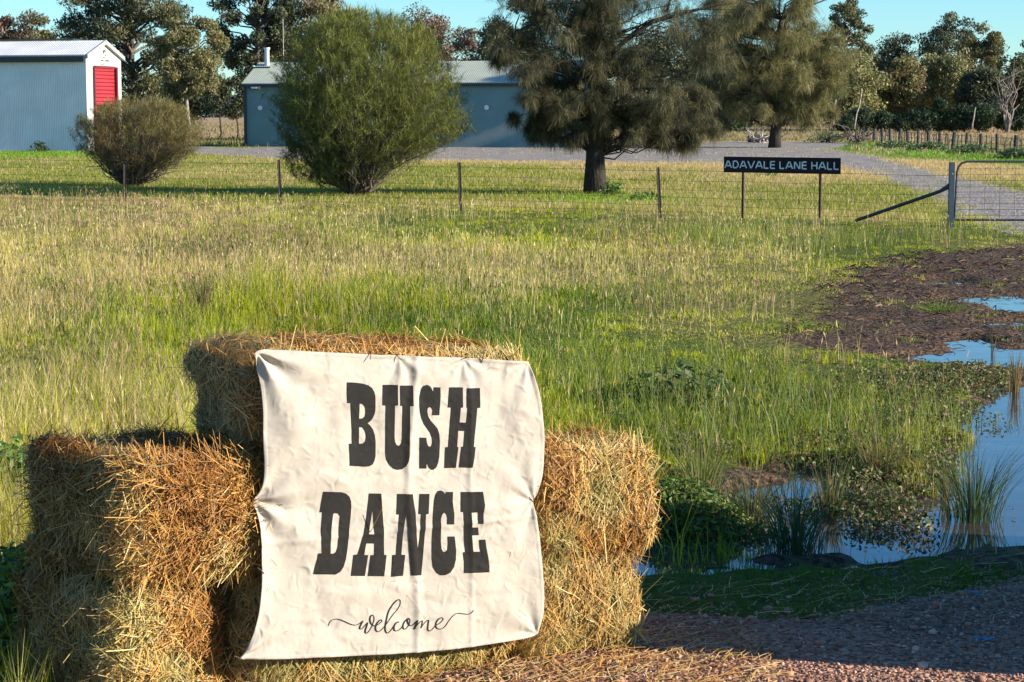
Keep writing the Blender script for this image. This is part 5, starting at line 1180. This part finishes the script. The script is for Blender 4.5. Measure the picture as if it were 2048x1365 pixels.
sheoak('sheoak_tree', 'big dark drooping sheoak with a black trunk beside the wire fence', 1190, 388, -200,
       [([(1186, 150), (1180, 60), (1178, -80)], 0.13), ([(1192, 120), (1200, 40), (1205, -90)], 0.10), ([(1200, 130), (1245, 85), (1300, 45), (1370, 25), (1430, 10), (1470, 5)], 0.075), ([(1330, 25), (1345, -30)], 0.04), ([(1188, 200), (1120, 150), (1050, 110)], 0.05), ([(1192, 200), (1270, 160), (1350, 150)], 0.05)],
       [(1080, 60, 95, 90, 22), (1180, 20, 110, 90, 11), (1290, 40, 110, 80, 8), (1060, 170, 75, 60, 14), (1150, 130, 90, 80, 20), (1270, 150, 100, 70, 20), (1085, 225, 62, 36, 15), (1150, 230, 80, 45, 18), (1250, 235, 90, 50, 22), (1340, 225, 80, 55, 22), (1390, 120, 70, 80, 9), (1120, 262, 60, 22, 8), (1300, 270, 70, 22, 10), (1180, -60, 170, 60, 12), (1020, 100, 40, 60, 5), (1440, 60, 60, 60, 4), (1190, 170, 45, 110, 26), (1185, 50, 40, 70, 14), (1085, 250, 55, 30, 12), (1390, 265, 40, 30, 8)],
       200000, 31, SH, 0.0085, 0.21, 0.25, -60)
sheoak('sheoak_tree', 'brown green sheoak standing on the far side of the gravel yard', 1549, 296, 0,
       [([(1552, 230), (1556, 150), (1560, 60)], 0.22), ([(1552, 210), (1600, 160), (1650, 130)], 0.12), ([(1550, 200), (1490, 160), (1450, 150)], 0.12), ([(1430, 5), (1480, 25), (1550, 30), (1620, 10), (1660, -5)], 0.1)],
       [(1560, 60, 110, 70, 20), (1480, 90, 70, 80, 16), (1640, 110, 60, 80, 16), (1560, 140, 110, 60, 24), (1500, 190, 70, 45, 16), (1610, 200, 60, 50, 18), (1560, 215, 60, 30, 12), (1650, 185, 40, 50, 8), (1560, 0, 130, 50, 18), (1460, 30, 70, 50, 12), (1425, 150, 45, 70, 12), (1435, 220, 50, 35, 9), (1400, 60, 50, 60, 8)],
       150000, 32, [(0.09, 0.09, 0.04), (0.16, 0.15, 0.06), (0.25, 0.23, 0.10), (0.34, 0.31, 0.14)], 0.021, 0.42, 0.34, 40, lean=8)

# small plants near fence and shed, left foreground weeds ----------------
def broad_plant(px, py, label, n, h, w, leaf, cols, seed, name='leafy_weed', cat='weed', Z=None):
    g = np.random.default_rng(seed); X, Y = G(px, py); P = g.normal(0, 1, (n, 3)) * np.array([w * 0.4, w * 0.4, 0]); P[:, 2] = g.uniform(0.03, 1, n) * h * np.exp(-(P[:, 0] / w) ** 2)
    d = g.normal(size=(n, 3)); d[:, 2] = np.abs(d[:, 2]) * 0.8; d /= np.linalg.norm(d, axis=1, keepdims=True); s = np.cross(d, g.normal(size=(n, 3))); s /= np.linalg.norm(s, axis=1, keepdims=True)
    L = leaf * g.uniform(0.6, 1.3, n)[:, None]; A = cards(P, d * L, s * L * 0.45, np.array(cols)[g.integers(0, len(cols), n)] * g.uniform(0.7, 1.3, n)[:, None])
    k = min(n, 60); Q_ = np.stack([P[:k] * np.array([0.6, 0.6, 0]), P[:k]], 1); B = ribbons(Q_, np.full((k, 2), leaf * 0.12), np.tile([1.0, 0.3, 0], (k, 1)), np.tile([0.08, 0.09, 0.03], (k, 1)))
    V, F, C = join([A, B]); o = mesh_np(name, V, F, M_leaf, C); o.location = (X, Y, float(hgt(np.array([X]), np.array([Y]))[0])); tag(o, label, cat)
LG = [(0.09, 0.17, 0.03), (0.13, 0.23, 0.04), (0.07, 0.13, 0.03)]
broad_plant(1225, 392, 'leafy green weed at the foot of the black sheoak trunk', 160, 0.34, 0.4, 0.06, LG, 1)
broad_plant(1290, 400, 'low spreading weed between the black trunk and the leaning post', 120, 0.18, 0.5, 0.05, LG, 2)
broad_plant(78, 304, 'dark weed growing against the shed wall', 140, 0.55, 0.6, 0.1, [(0.03, 0.055, 0.02), (0.05, 0.08, 0.03)], 3)
broad_plant(20, 1330, 'sunlit nettle like weed at the left edge beside the bottom bale', 1500, 0.40, 0.22, 0.022, LG + [(0.2, 0.3, 0.08)], 4)
broad_plant(95, 1240, 'bright leafy weed poking out behind the lower left bale', 1100, 0.34, 0.2, 0.022, LG, 5)
broad_plant(1540, 352, 'low green weed patch on the lawn behind the sign', 90, 0.14, 0.4, 0.05, LG, 6)
broad_plant(15, 1010, 'rounded green weed clump at the left picture edge behind the bales', 1500, 0.30, 0.35, 0.025, LG, 7)
for i, (px, py) in enumerate(((1480, 288), (1650, 290))): pass
for i, (px, py, w_, lb) in enumerate(((1790, 298, 1.6, 'grey green bush against the timber fence start'), (1860, 302, 1.2, 'low bush in the middle of the timber fence'), (1945, 308, 1.6, 'long low bush at the near part of the timber fence'), (2035, 318, 1.2, 'dark bush at the right edge before the timber fence'), (1655, 286, 1.8, 'dull bush under the leaning log'))):
    broad_plant(px, py, lb, 900, 0.5 if i != 4 else 0.8, w_ * 0.9, 0.08, [(0.10, 0.14, 0.06), (0.16, 0.20, 0.08), (0.08, 0.11, 0.05)], 80 + i, 'low_bush', 'bush')

# ------------------------------------------------------------------ unseen box trailer, added only to cast the shade on the gravel
tr = empty('shade_trailer', (3.75, 7.26, 0)); tag(tr, 'unseen low grey box trailer added right of the hay bales to shade the gravel', 'trailer')
M_tr = mat_simple('shade_trailer_paint', (0.25, 0.27, 0.28), None, 0.5)
mb = MB(); mb.box((0, 0, 0.60), (1.7, 2.15, 0.76)); mb.box((0, 0, 0.99), (1.74, 2.14, 0.03)); mb.build('body', M_tr, tr)
MB().box((0, -0.0, 0.17), (1.5, 1.9, 0.1)).build('chassis', M_dark, tr)
for sx in (-1, 1):
    for sy in (-0.45, 0.35):
        MB().tube([(sx * 0.82 - 0.09, sy, 0.28), (sx * 0.82 + 0.09, sy, 0.28)], 0.28, 20).build('wheel', M_dark, tr)
mb = MB(); mb.tube([(0.5, 1.05, 0.3), (0, 2.2, 0.35)], 0.03, 6); mb.tube([(-0.5, 1.05, 0.3), (0, 2.2, 0.35)], 0.03, 6); mb.build('drawbar', M_dark, tr)
